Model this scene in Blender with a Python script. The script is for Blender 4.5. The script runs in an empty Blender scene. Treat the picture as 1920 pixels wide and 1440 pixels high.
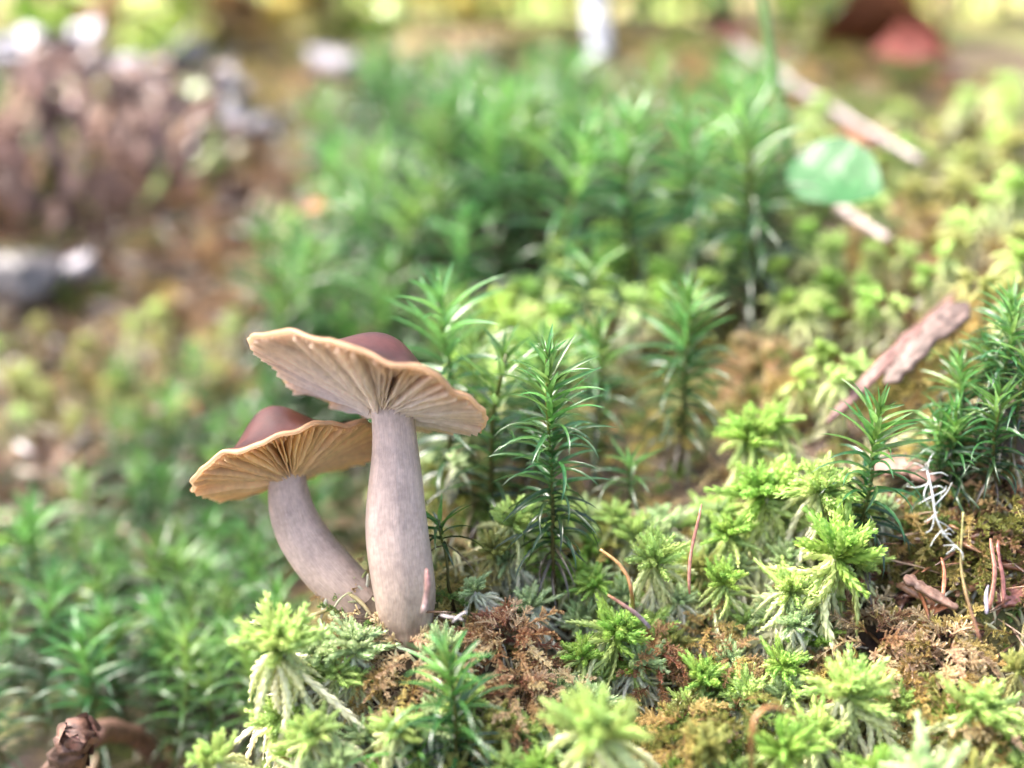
import bpy, math, random
import numpy as np
from mathutils import Matrix, Vector
rnd = random.Random(7)
NR = np.random.default_rng(11)
S = 0.01                      # all modelling below is in centimetres; S turns it into metres
scn = bpy.context.scene
col = scn.collection
rad = math.radians

# ------------------------------------------------------------------ camera
PITCH = 15.0
FOC = 28.3                    # cm from lens to the mushrooms
CAM = np.array([0.0, -FOC * math.cos(rad(PITCH)), FOC * math.sin(rad(PITCH))])
RT = np.array([1.0, 0, 0])
FW = np.array([0, math.cos(rad(PITCH)), -math.sin(rad(PITCH))])
UP = np.array([0, math.sin(rad(PITCH)), math.cos(rad(PITCH))])
KX = math.tan(rad(20.0)) / 960.0
cd = bpy.data.cameras.new('camera')
cam = bpy.data.objects.new('camera', cd)
col.objects.link(cam)
cam.location = tuple(CAM * S)
cam.rotation_euler = (rad(90 - PITCH), 0, 0)
cd.sensor_width = 36
cd.lens = 18 / math.tan(rad(20.0))
cd.clip_start = 0.005
cd.clip_end = 100
cd.dof.use_dof = True
cd.dof.focus_distance = 0.283
cd.dof.aperture_fstop = 4.4
cd.dof.aperture_blades = 0
scn.camera = cam

# ------------------------------------------------------------------ sky, sun, exposure
SUN_EL, SUN_AZ = 60.0, -78.0          # azimuth measured from +Y (away from camera) towards +X
w = bpy.data.worlds.new('World')
scn.world = w
w.use_nodes = True
nt = w.node_tree
sky = nt.nodes.new('ShaderNodeTexSky')
sky.sky_type = 'NISHITA'
sky.sun_disc = False
sky.sun_elevation = rad(SUN_EL)
sky.sun_rotation = rad(SUN_AZ)
sky.air_density = 0.6
sky.dust_density = 6.0
sky.ozone_density = 0.3
bg = nt.nodes['Background']
bg.inputs['Strength'].default_value = 0.15
nt.links.new(sky.outputs[0], bg.inputs[0])
sl = bpy.data.lights.new('sun', 'SUN')
sl.energy = 1.2
sl.angle = rad(26)
sl.color = (1.0, 0.975, 0.94)
so = bpy.data.objects.new('sun', sl)
col.objects.link(so)
sd = Vector((math.sin(rad(SUN_AZ)) * math.cos(rad(SUN_EL)), math.cos(rad(SUN_AZ)) * math.cos(rad(SUN_EL)), math.sin(rad(SUN_EL))))
so.rotation_euler = sd.to_track_quat('Z', 'Y').to_euler()
vs = scn.view_settings
vs.view_transform = 'Standard'
vs.look = 'None'
vs.exposure = 2.48
vs.gamma = 1.0
scn.cycles.use_denoising = True
scn.cycles.max_bounces = 8
scn.cycles.diffuse_bounces = 4
scn.cycles.glossy_bounces = 3
scn.cycles.transmission_bounces = 5
scn.cycles.transparent_max_bounces = 4
scn.cycles.sample_clamp_indirect = 6


def ray(px, py):
    v = FW + RT * ((px - 960) * KX) - UP * ((py - 720) * KX)
    return v                      # scaled so that the component along the view axis is 1


def at(px, py, d=FOC):
    return CAM + ray(px, py) * d


def at_y(px, py, y):
    v = ray(px, py)
    return CAM + v * ((y - CAM[1]) / v[1])


# ------------------------------------------------------------------ value noise
_perm = NR.random((64, 64))


def vnoise(x, y):
    x = np.asarray(x, float); y = np.asarray(y, float)
    xi = np.floor(x).astype(int); yi = np.floor(y).astype(int)
    fx = x - xi; fy = y - yi
    fx = fx * fx * (3 - 2 * fx); fy = fy * fy * (3 - 2 * fy)
    g = lambda a, b: _perm[a % 64, b % 64]
    return (g(xi, yi) * (1 - fx) + g(xi + 1, yi) * fx) * (1 - fy) + (g(xi, yi + 1) * (1 - fx) + g(xi + 1, yi + 1) * fx) * fy - 0.5


# ------------------------------------------------------------------ terrain heights
class TPS:
    def __init__(self, pts, lam=0.3):
        p = np.array(pts); n = len(p)
        self.c = p[:, :2]
        A = np.zeros((n + 3, n + 3))
        A[:n, :n] = self.k(self.c, self.c) + lam * np.eye(n)
        P = np.c_[np.ones(n), self.c]
        A[:n, n:] = P; A[n:, :n] = P.T
        self.w = np.linalg.solve(A, np.r_[p[:, 2], 0, 0, 0])

    @staticmethod
    def k(a, b):
        r2 = ((a[:, None, :] - b[None]) ** 2).sum(-1)
        return 0.5 * r2 * np.log(r2 + 1e-9)

    def __call__(self, x, y):
        q = np.c_[x, y]
        out = np.empty(len(q))
        for i in range(0, len(q), 20000):
            s = q[i:i + 20000]
            out[i:i + 20000] = self.k(s, self.c) @ self.w[:-3] + np.c_[np.ones(len(s)), s] @ self.w[-3:]
        return out


CR = [(480, 1560, -3.2), (700, 1560, -3.6), (1000, 1560, -3.8), (1400, 1570, -3.9), (1900, 1570, -3.9),
      (560, 1330, -1.7), (640, 1225, -1.2), (760, 1155, -0.5), (900, 1180, -0.4), (1000, 1230, -0.2), (1250, 1310, -0.9), (1550, 1320, -0.9), (1850, 1190, -0.7),
      (1250, 1080, 1.6), (1500, 1080, 0.8), (1850, 1000, 0.6), (900, 880, 5), (1150, 880, 5), (1450, 900, 3.6), (1700, 800, 3.8), (1890, 740, 3.2),
      (1000, 600, 12), (1250, 540, 13), (1500, 580, 11), (1750, 540, 11), (1900, 460, 12), (800, 390, 22), (1150, 270, 25),
      (1500, 300, 21), (1800, 300, 21), (1100, 110, 33), (1500, 110, 33), (1850, 100, 33), (700, 130, 36), (1300, 30, 42), (1900, 30, 42),
      (2200, 1250, -0.8), (2200, 760, 4), (2200, 400, 15), (1900, 2000, -8), (900, 2000, -8)]
CL = [(100, 1440, 3), (420, 1440, 3.2), (100, 1180, 8), (420, 1200, 7.5), (650, 1080, 7), (800, 1000, 7), (100, 960, 12), (420, 980, 12), (700, 850, 12),
      (200, 760, 17), (500, 720, 16), (100, 590, 21), (400, 570, 21), (700, 560, 18), (100, 370, 26), (400, 350, 26), (800, 390, 22),
      (250, 210, 32), (600, 200, 31), (1000, 200, 28), (-300, 1440, 3), (-300, 900, 12), (-300, 500, 23), (300, 1900, -4), (100, 100, 42), (600, 90, 42)]
tr = TPS([at_y(*c) for c in CR])
tl = TPS([at_y(*c) for c in CL])


def sstep(t):
    t = np.clip(t, 0, 1)
    return t * t * (3 - 2 * t)


BUMP = [0.0, 0.0, 0.0]


def height(x, y, fine=True):
    x = np.atleast_1d(np.asarray(x, float)); y = np.atleast_1d(np.asarray(y, float))
    xe = np.interp(y, [-8, -3, -0.6, 1.0, 2.5, 5, 9, 14, 20], [-5.2, -5.0, -4.4, -2.9, -1.9, -1.6, -1.5, -3.0, -3.0])
    wd = np.interp(y, [-3, 3, 9, 18], [0.9, 1.0, 3.0, 6.0])
    k = sstep((x - xe) / wd + 0.5)
    xc = np.clip(x, -26, 26); yc = np.clip(y, -12, 44)
    z = tl(xc, yc) * (1 - k) + tr(xc, yc) * k
    zf = np.interp(y, [-400, -40, -12, 0, 44, 70, 130, 500], [-11, -11, -9, -5, 6.9, 7.8, 11, 40])
    o = sstep(np.maximum(np.maximum((np.abs(x) - 22) / 14, (y - 40) / 8), (-11 - y) / 5))
    z = z * (1 - o) + zf * o
    z = z + BUMP[0] * np.exp(-((x - BUMP[1]) ** 2 + (y - BUMP[2]) ** 2) / 1.3)
    if fine:
        z = z + 0.55 * vnoise(x * 0.45 + 3, y * 0.45) + 0.3 * vnoise(x * 1.3, y * 1.3 + 9) + 0.12 * vnoise(x * 4, y * 4)
        z = z + np.clip((y - 38) / 40, 0, 1) * 5 * vnoise(x * 0.06, y * 0.06) + np.clip(y - 120, 0, 400) * 0.05 * vnoise(x * 0.02, y * 0.02)
    return z


BUMP = [0.0, 0.0, 0.0]
_a = at(748, 1162, FOC + 0.1)
BUMP = [float(_a[2] - height(_a[0], _a[1])[0]), float(_a[0]), float(_a[1])]
print('bump', BUMP)


def hit(px, py, h=0.0, dmin=16.0, dmax=130.0):
    """point where the sight line through a pixel meets the ground raised by h; returns the spot on the ground below it"""
    v = ray(px, py)
    d = np.concatenate([np.arange(dmin, 60, 0.12), np.arange(60, dmax, 0.8)])
    p = CAM[None] + v[None] * d[:, None]
    below = p[:, 2] < height(p[:, 0], p[:, 1]) + h
    i = int(np.argmax(below)) if below.any() else len(d) - 1
    q = p[i].copy()
    q[2] = float(height(q[0], q[1])[0])
    return q


# ------------------------------------------------------------------ mesh helpers (V, T, C) triangles with colour
def build(name, V, T, C=None, smooth=True):
    me = bpy.data.meshes.new(name)
    V = np.asarray(V, np.float32) * S
    T = np.asarray(T, np.int32)
    me.vertices.add(len(V)); me.vertices.foreach_set('co', V.ravel())
    me.loops.add(len(T) * 3); me.loops.foreach_set('vertex_index', T.ravel())
    me.polygons.add(len(T)); me.polygons.foreach_set('loop_start', np.arange(0, len(T) * 3, 3, dtype=np.int32))
    if smooth:
        me.polygons.foreach_set('use_smooth', np.ones(len(T), bool))
    if C is not None:
        a = me.attributes.new('Col', 'FLOAT_COLOR', 'POINT')
        a.data.foreach_set('color', np.c_[np.asarray(C, np.float32), np.ones(len(V), np.float32)].ravel())
    me.update(calc_edges=True)
    me.validate()
    return me


def quads(Q):
    Q = np.asarray(Q)
    return np.concatenate([Q[:, [0, 1, 2]], Q[:, [0, 2, 3]]])


def grid_tris(nr, nc, wrap):
    q = []
    for i in range(nr - 1):
        for j in range(nc if wrap else nc - 1):
            j2 = (j + 1) % nc
            q.append((i * nc + j, i * nc + j2, (i + 1) * nc + j2, (i + 1) * nc + j))
    return quads(q)


def frames(P):
    P = np.asarray(P, float)
    t = np.gradient(P, axis=0)
    t /= np.linalg.norm(t, axis=1)[:, None] + 1e-12
    ref = np.array([0, 1.0, 0]) if abs(t[0] @ np.array([0, 1.0, 0])) < 0.9 else np.array([1.0, 0, 0])
    A = []
    a = ref - t[0] * (ref @ t[0]); a /= np.linalg.norm(a)
    for k in range(len(P)):
        a = a - t[k] * (a @ t[k]); a /= np.linalg.norm(a) + 1e-12
        A.append(a)
    A = np.array(A)
    return t, A, np.cross(t, A)


def tube(P, R, n=6, c0=(1, 1, 1), c1=None, cap=True, jit=0.0, oval=1.0):
    P = np.asarray(P, float); R = np.asarray(R, float) * np.ones(len(P))
    t, A, B = frames(P)
    ang = np.arange(n) * 2 * math.pi / n
    V = P[:, None] + R[:, None, None] * (A[:, None] * np.cos(ang)[None, :, None] + oval * B[:, None] * np.sin(ang)[None, :, None])
    if jit:
        V = V + NR.normal(0, 1, V.shape) * (jit * R[:, None, None])
    V = V.reshape(-1, 3)
    T = grid_tris(len(P), n, True)[:, [0, 2, 1]]
    c1 = c0 if c1 is None else c1
    u = np.repeat(np.linspace(0, 1, len(P)), n)[:, None]
    C = np.array(c0)[None] * (1 - u) + np.array(c1)[None] * u
    if cap:
        b = len(V)
        V = np.r_[V, P[:1], P[-1:]]
        C = np.r_[C, [c0], [c1]]
        e = []
        for j in range(n):
            e.append((b, j, (j + 1) % n))
            o = (len(P) - 1) * n
            e.append((b + 1, o + (j + 1) % n, o + j))
        T = np.r_[T, np.array(e)]
    return V, T, C


def merge(parts):
    V, T, C = [], [], []
    o = 0
    for p in parts:
        v, t, c = p[:3]
        if len(p) > 3 and p[3] is not None:
            M = np.asarray(p[3])
            v = v @ M[:3, :3].T + M[:3, 3]
        V.append(v); T.append(t + o); C.append(c); o += len(v)
    return np.concatenate(V), np.concatenate(T), np.concatenate(C)


def rotx(a): return np.array(Matrix.Rotation(a, 4, 'X'))
def roty(a): return np.array(Matrix.Rotation(a, 4, 'Y'))
def rotz(a): return np.array(Matrix.Rotation(a, 4, 'Z'))
def trans(x, y, z):
    m = np.eye(4); m[:3, 3] = (x, y, z); return m
def scl(s, t=None, u=None):
    t = s if t is None else t; u = t if u is None else u
    return np.diag([s, t, u, 1.0])


def put(name, me, mat=None, parent=None, M=None):
    if mat is not None and not me.materials:
        me.materials.append(mat)
    o = bpy.data.objects.new(name, me)
    col.objects.link(o)
    if parent is not None:
        o.parent = parent
    if M is not None:
        m = np.array(M, float).copy(); m[:3, 3] *= S
        o.matrix_basis = Matrix(m.tolist())
    return o


def empty(name, M):
    o = bpy.data.objects.new(name, None)
    o.empty_display_size = 0.005
    col.objects.link(o)
    m = np.array(M, float).copy(); m[:3, 3] *= S
    o.matrix_basis = Matrix(m.tolist())
    return o


def tag(o, label, cat, group=None):
    o['label'] = label; o['category'] = cat
    if group: o['group'] = group
    return o


def kind(o, k, label=None, cat=None):
    o['kind'] = k
    if label: o['label'] = label
    if cat: o['category'] = cat
    return o


# ------------------------------------------------------------------ materials
def new_mat(name):
    m = bpy.data.materials.new(name); m.use_nodes = True
    n = m.node_tree
    return m, n, n.nodes['Principled BSDF'], n.nodes['Material Output']


def col_vary(n, hue=0.02, val=0.35, nscale=900.0, namp=0.25):
    a = n.nodes.new('ShaderNodeAttribute'); a.attribute_name = 'Col'
    oi = n.nodes.new('ShaderNodeObjectInfo')
    tc = n.nodes.new('ShaderNodeTexCoord')
    no = n.nodes.new('ShaderNodeTexNoise'); no.inputs['Scale'].default_value = nscale; no.inputs['Detail'].default_value = 3
    n.links.new(tc.outputs['Object'], no.inputs['Vector'])
    h = n.nodes.new('ShaderNodeHueSaturation')
    m1 = n.nodes.new('ShaderNodeMapRange'); m1.inputs['To Min'].default_value = 0.5 - hue; m1.inputs['To Max'].default_value = 0.5 + hue
    n.links.new(oi.outputs['Random'], m1.inputs['Value']); n.links.new(m1.outputs[0], h.inputs['Hue'])
    m2 = n.nodes.new('ShaderNodeMapRange'); m2.inputs['To Min'].default_value = 1 - val / 2; m2.inputs['To Max'].default_value = 1 + val / 2
    mu = n.nodes.new('ShaderNodeMath'); mu.operation = 'MULTIPLY'; mu.inputs[1].default_value = 7.31
    fr = n.nodes.new('ShaderNodeMath'); fr.operation = 'FRACT'
    n.links.new(oi.outputs['Random'], mu.inputs[0]); n.links.new(mu.outputs[0], fr.inputs[0]); n.links.new(fr.outputs[0], m2.inputs['Value'])
    m3 = n.nodes.new('ShaderNodeMapRange'); m3.inputs['From Min'].default_value = 0.3; m3.inputs['From Max'].default_value = 0.7
    m3.inputs['To Min'].default_value = 1 - namp; m3.inputs['To Max'].default_value = 1 + namp
    n.links.new(no.outputs[0], m3.inputs['Value'])
    m4 = n.nodes.new('ShaderNodeMath'); m4.operation = 'MULTIPLY'
    n.links.new(m2.outputs[0], m4.inputs[0]); n.links.new(m3.outputs[0], m4.inputs[1]); n.links.new(m4.outputs[0], h.inputs['Value'])
    n.links.new(a.outputs['Color'], h.inputs['Color'])
    return h.outputs[0], no, tc


def leaf_mat(name, rough=0.35, trans_=0.35, coat=0.0, spec=0.5, hue=0.02, val=0.35, bump=0.0, nscale=900, namp=0.25):
    m, n, p, out = new_mat(name)
    c, no, tc = col_vary(n, hue, val, nscale, namp)
    n.links.new(c, p.inputs['Base Color'])
    p.inputs['Roughness'].default_value = rough
    p.inputs['Specular IOR Level'].default_value = spec
    p.inputs['Coat Weight'].default_value = coat
    p.inputs['Coat Roughness'].default_value = 0.08
    if bump:
        b = n.nodes.new('ShaderNodeBump'); b.inputs['Strength'].default_value = bump; b.inputs['Distance'].default_value = 0.0004
        n.links.new(no.outputs[0], b.inputs['Height']); n.links.new(b.outputs[0], p.inputs['Normal'])
    if trans_ > 0:
        t = n.nodes.new('ShaderNodeBsdfTranslucent')
        g = n.nodes.new('ShaderNodeGamma'); g.inputs[1].default_value = 0.8
        n.links.new(c, g.inputs[0]); n.links.new(g.outputs[0], t.inputs[0])
        mx = n.nodes.new('ShaderNodeMixShader'); mx.inputs[0].default_value = trans_
        n.links.new(p.outputs[0], mx.inputs[1]); n.links.new(t.outputs[0], mx.inputs[2]); n.links.new(mx.outputs[0], out.inputs[0])
    return m


MAT = {
    'haircap': leaf_mat('haircap_leaf', 0.25, 0.35, 0.3, 0.6, 0.025, 0.8),
    'peat': leaf_mat('peat_moss', 0.42, 0.3, 0.1, 0.4, 0.015, 0.3, 0.5, 2500, 0.15),
    'feather': leaf_mat('feather_moss', 0.45, 0.3, 0.1, 0.4, 0.02, 0.4),
    'litter': leaf_mat('wet_litter', 0.3, 0.0, 0.2, 0.5, 0.02, 0.6, 0.4, 1200, 0.4),
    'stone': leaf_mat('stone', 0.4, 0.0, 0.12, 0.5, 0.01, 0.3, 1.0, 220, 0.5),
    'bark': leaf_mat('bark', 0.55, 0.0, 0.0, 0.4, 0.01, 0.4, 1.0, 500, 0.5),
    'wetwood': leaf_mat('wet_grey_wood', 0.3, 0.0, 0.25, 0.5, 0.01, 0.3, 0.8, 300, 0.4),
    'broad': leaf_mat('broad_leaf', 0.25, 0.35, 0.35, 0.5, 0.02, 0.3, 1.0, 260, 0.25),
    'wetleaf': leaf_mat('wet_leaf', 0.3, 0.3, 0.1, 0.4, 0.0, 0.0, 1.0, 420, 0.25),
    'deadleaf': leaf_mat('dead_leaf', 0.6, 0.25, 0.0, 0.2, 0.02, 0.4, 0.6, 300, 0.35),
    'lichen': leaf_mat('lichen', 0.7, 0.1, 0.0, 0.3, 0.0, 0.1, 0.4, 2000, 0.1),
}


def shroom_mat(name, rough, sss, sscale, radius, streak=None, spec=0.4, bump=0.3, thru=None):
    m, n, p, out = new_mat(name)
    a = n.nodes.new('ShaderNodeAttribute'); a.attribute_name = 'Col'
    u = n.nodes.new('ShaderNodeAttribute'); u.attribute_name = 'Surf'
    no = n.nodes.new('ShaderNodeTexNoise'); no.inputs['Detail'].default_value = 5; no.inputs['Roughness'].default_value = 0.6
    no.inputs['Scale'].default_value = 1.0
    mp = n.nodes.new('ShaderNodeMapping'); mp.inputs['Scale'].default_value = streak or (1, 1, 1)
    n.links.new(u.outputs['Vector'], mp.inputs['Vector']); n.links.new(mp.outputs[0], no.inputs['Vector'])
    mr = n.nodes.new('ShaderNodeMapRange'); mr.inputs['From Min'].default_value = 0.3; mr.inputs['From Max'].default_value = 0.7
    mr.inputs['To Min'].default_value = 0.86; mr.inputs['To Max'].default_value = 1.13
    n.links.new(no.outputs[0], mr.inputs['Value'])
    mx = n.nodes.new('ShaderNodeMix'); mx.data_type = 'RGBA'; mx.blend_type = 'MULTIPLY'; mx.inputs[0].default_value = 1
    n4 = n.nodes.new('ShaderNodeTexNoise'); n4.inputs['Scale'].default_value = 900; n4.inputs['Detail'].default_value = 3
    tc = n.nodes.new('ShaderNodeTexCoord'); n.links.new(tc.outputs['Object'], n4.inputs['Vector'])
    n5 = n.nodes.new('ShaderNodeTexNoise'); n5.inputs['Scale'].default_value = 160; n5.inputs['Detail'].default_value = 3
    n.links.new(tc.outputs['Object'], n5.inputs['Vector'])
    m5 = n.nodes.new('ShaderNodeMath'); m5.operation = 'ADD'; n.links.new(n4.outputs[0], m5.inputs[0]); n.links.new(n5.outputs[0], m5.inputs[1])
    m6 = n.nodes.new('ShaderNodeMapRange'); m6.inputs['From Min'].default_value = 0.75; m6.inputs['From Max'].default_value = 1.25
    m6.inputs['To Min'].default_value = 0.84; m6.inputs['To Max'].default_value = 1.16
    n.links.new(m5.outputs[0], m6.inputs['Value'])
    m7 = n.nodes.new('ShaderNodeMath'); m7.operation = 'MULTIPLY'; n.links.new(m6.outputs[0], m7.inputs[0]); n.links.new(mr.outputs[0], m7.inputs[1])
    n.links.new(a.outputs['Color'], mx.inputs[6]); n.links.new(m7.outputs[0], mx.inputs[7])
    n.links.new(mx.outputs[2], p.inputs['Base Color'])
    p.inputs['Roughness'].default_value = rough
    p.inputs['Specular IOR Level'].default_value = spec
    p.inputs['Subsurface Weight'].default_value = sss
    p.inputs['Subsurface Radius'].default_value = radius
    p.inputs['Subsurface Scale'].default_value = sscale
    b = n.nodes.new('ShaderNodeBump'); b.inputs['Strength'].default_value = bump; b.inputs['Distance'].default_value = 0.0004
    n.links.new(no.outputs[0], b.inputs['Height']); n.links.new(b.outputs[0], p.inputs['Normal'])
    if thru:
        t = n.nodes.new('ShaderNodeBsdfTranslucent'); t.inputs[0].default_value = (*thru, 1)
        ms = n.nodes.new('ShaderNodeMixShader')
        bw = n.nodes.new('ShaderNodeRGBToBW'); n.links.new(a.outputs['Color'], bw.inputs[0])
        mf = n.nodes.new('ShaderNodeMapRange'); mf.inputs['From Min'].default_value = 0.06; mf.inputs['From Max'].default_value = 0.42
        mf.inputs['To Min'].default_value = 0.08; mf.inputs['To Max'].default_value = 0.46
        n.links.new(bw.outputs[0], mf.inputs['Value']); n.links.new(mf.outputs[0], ms.inputs[0])
        n.links.new(p.outputs[0], ms.inputs[1]); n.links.new(t.outputs[0], ms.inputs[2]); n.links.new(ms.outputs[0], out.inputs[0])
    return m


MAT['cap'] = shroom_mat('mushroom_cap', 0.5, 0.0, 0.002, (1.0, 0.6, 0.4), (6, 6, 6), 0.22, 0.3, (0.93, 0.79, 0.62))
MAT['stem'] = shroom_mat('mushroom_stem', 0.5, 0.25, 0.002, (1.0, 0.7, 0.55), (26, 4.5, 26), 0.3, 0.6)
MAT['gill'] = leaf_mat('mushroom_gill', 0.5, 0.58, 0.0, 0.35, 0.008, 0.12, 0.2, 700, 0.12)

m, n, p, out = new_mat('dew')
p.inputs['Base Color'].default_value = (1, 1, 1, 1)
p.inputs['Transmission Weight'].default_value = 1.0
p.inputs['IOR'].default_value = 1.33
p.inputs['Roughness'].default_value = 0.05
MAT['dew'] = m

m, n, p, out = new_mat('forest_floor')
tc = n.nodes.new('ShaderNodeTexCoord')
n1 = n.nodes.new('ShaderNodeTexNoise'); n1.inputs['Scale'].default_value = 35; n1.inputs['Detail'].default_value = 6
n2 = n.nodes.new('ShaderNodeTexNoise'); n2.inputs['Scale'].default_value = 320; n2.inputs['Detail'].default_value = 5
n3 = n.nodes.new('ShaderNodeTexNoise'); n3.inputs['Scale'].default_value = 9; n3.inputs['Detail'].default_value = 4
for q in (n1, n2, n3): n.links.new(tc.outputs['Object'], q.inputs['Vector'])
r1 = n.nodes.new('ShaderNodeValToRGB')
r1.color_ramp.elements[0].position = 0.36; r1.color_ramp.elements[0].color = (0.055, 0.03, 0.018, 1)
r1.color_ramp.elements[1].position = 0.62; r1.color_ramp.elements[1].color = (0.10, 0.11, 0.025, 1)
e = r1.color_ramp.elements.new(0.5); e.color = (0.085, 0.06, 0.025, 1)
r3 = n.nodes.new('ShaderNodeValToRGB')
r3.color_ramp.elements[0].position = 0.36; r3.color_ramp.elements[0].color = (0.30, 0.22, 0.12, 1)
r3.color_ramp.elements[1].position = 0.64; r3.color_ramp.elements[1].color = (0.28, 0.42, 0.08, 1)
e = r3.color_ramp.elements.new(0.47); e.color = (0.48, 0.38, 0.17, 1)
e = r3.color_ramp.elements.new(0.53); e.color = (0.38, 0.44, 0.10, 1)
n.links.new(n1.outputs[0], r1.inputs[0]); n.links.new(n3.outputs[0], r3.inputs[0])
sp = n.nodes.new('ShaderNodeSeparateXYZ'); n.links.new(tc.outputs['Object'], sp.inputs[0])
far = n.nodes.new('ShaderNodeMapRange'); far.inputs['From Min'].default_value = 0.34; far.inputs['From Max'].default_value = 0.48
n.links.new(sp.outputs['Y'], far.inputs['Value'])
mx = n.nodes.new('ShaderNodeMix'); mx.data_type = 'RGBA'
n.links.new(far.outputs[0], mx.inputs[0]); n.links.new(r1.outputs[0], mx.inputs[6]); n.links.new(r3.outputs[0], mx.inputs[7])
mm = n.nodes.new('ShaderNodeMix'); mm.data_type = 'RGBA'; mm.blend_type = 'MULTIPLY'; mm.inputs[0].default_value = 0.8
mr = n.nodes.new('ShaderNodeMapRange'); mr.inputs['From Min'].default_value = 0.3; mr.inputs['From Max'].default_value = 0.7; mr.inputs['To Min'].default_value = 0.4; mr.inputs['To Max'].default_value = 1.5
n.links.new(n2.outputs[0], mr.inputs['Value']); n.links.new(mx.outputs[2], mm.inputs[6]); n.links.new(mr.outputs[0], mm.inputs[7])
n.links.new(mm.outputs[2], p.inputs['Base Color'])
p.inputs['Roughness'].default_value = 0.7
b = n.nodes.new('ShaderNodeBump'); b.inputs['Strength'].default_value = 0.8; b.inputs['Distance'].default_value = 0.002
n.links.new(n2.outputs[0], b.inputs['Height']); n.links.new(b.outputs[0], p.inputs['Normal'])
MAT['ground'] = m

# ------------------------------------------------------------------ ground
def spread(a, b, n0, lim, grow):
    s = list(np.linspace(a, b, n0)); st = s[1] - s[0]
    k = st
    while s[-1] < lim[1]:
        k *= grow; s.append(s[-1] + k)
    k = st
    while s[0] > lim[0]:
        k *= grow; s.insert(0, s[0] - k)
    return np.array(s)


gx = spread(-14, 14, 187, (-900, 900), 1.12)
gy = spread(-9, 34, 270, (-500, 1500), 1.1)
X, Y = np.meshgrid(gx, gy)
Z = height(X.ravel(), Y.ravel())
V = np.c_[X.ravel(), Y.ravel(), Z]
nx_, ny_ = len(gx), len(gy)
idx = np.arange(nx_ * ny_).reshape(ny_, nx_)
Q = np.stack([idx[:-1, :-1].ravel(), idx[:-1, 1:].ravel(), idx[1:, 1:].ravel(), idx[1:, :-1].ravel()], 1)
g = put('ground', build('ground', V, quads(Q)), MAT['ground'])
kind(g, 'structure')

# ------------------------------------------------------------------ mushrooms
def uvattr(me, U):
    a = me.attributes.new('Surf', 'FLOAT_VECTOR', 'POINT')
    a.data.foreach_set('vector', np.asarray(U, np.float32).ravel())


def smooth_path(P, n):
    P = np.asarray(P, float)
    t = np.linspace(0, 1, len(P)); u = np.linspace(0, 1, n)
    out = np.stack([np.interp(u, t, P[:, k]) for k in range(P.shape[1])], 1)
    for _ in range(max(2, n // len(P))):
        out[1:-1] = 0.25 * out[:-2] + 0.5 * out[1:-1] + 0.25 * out[2:]
    return out


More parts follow.
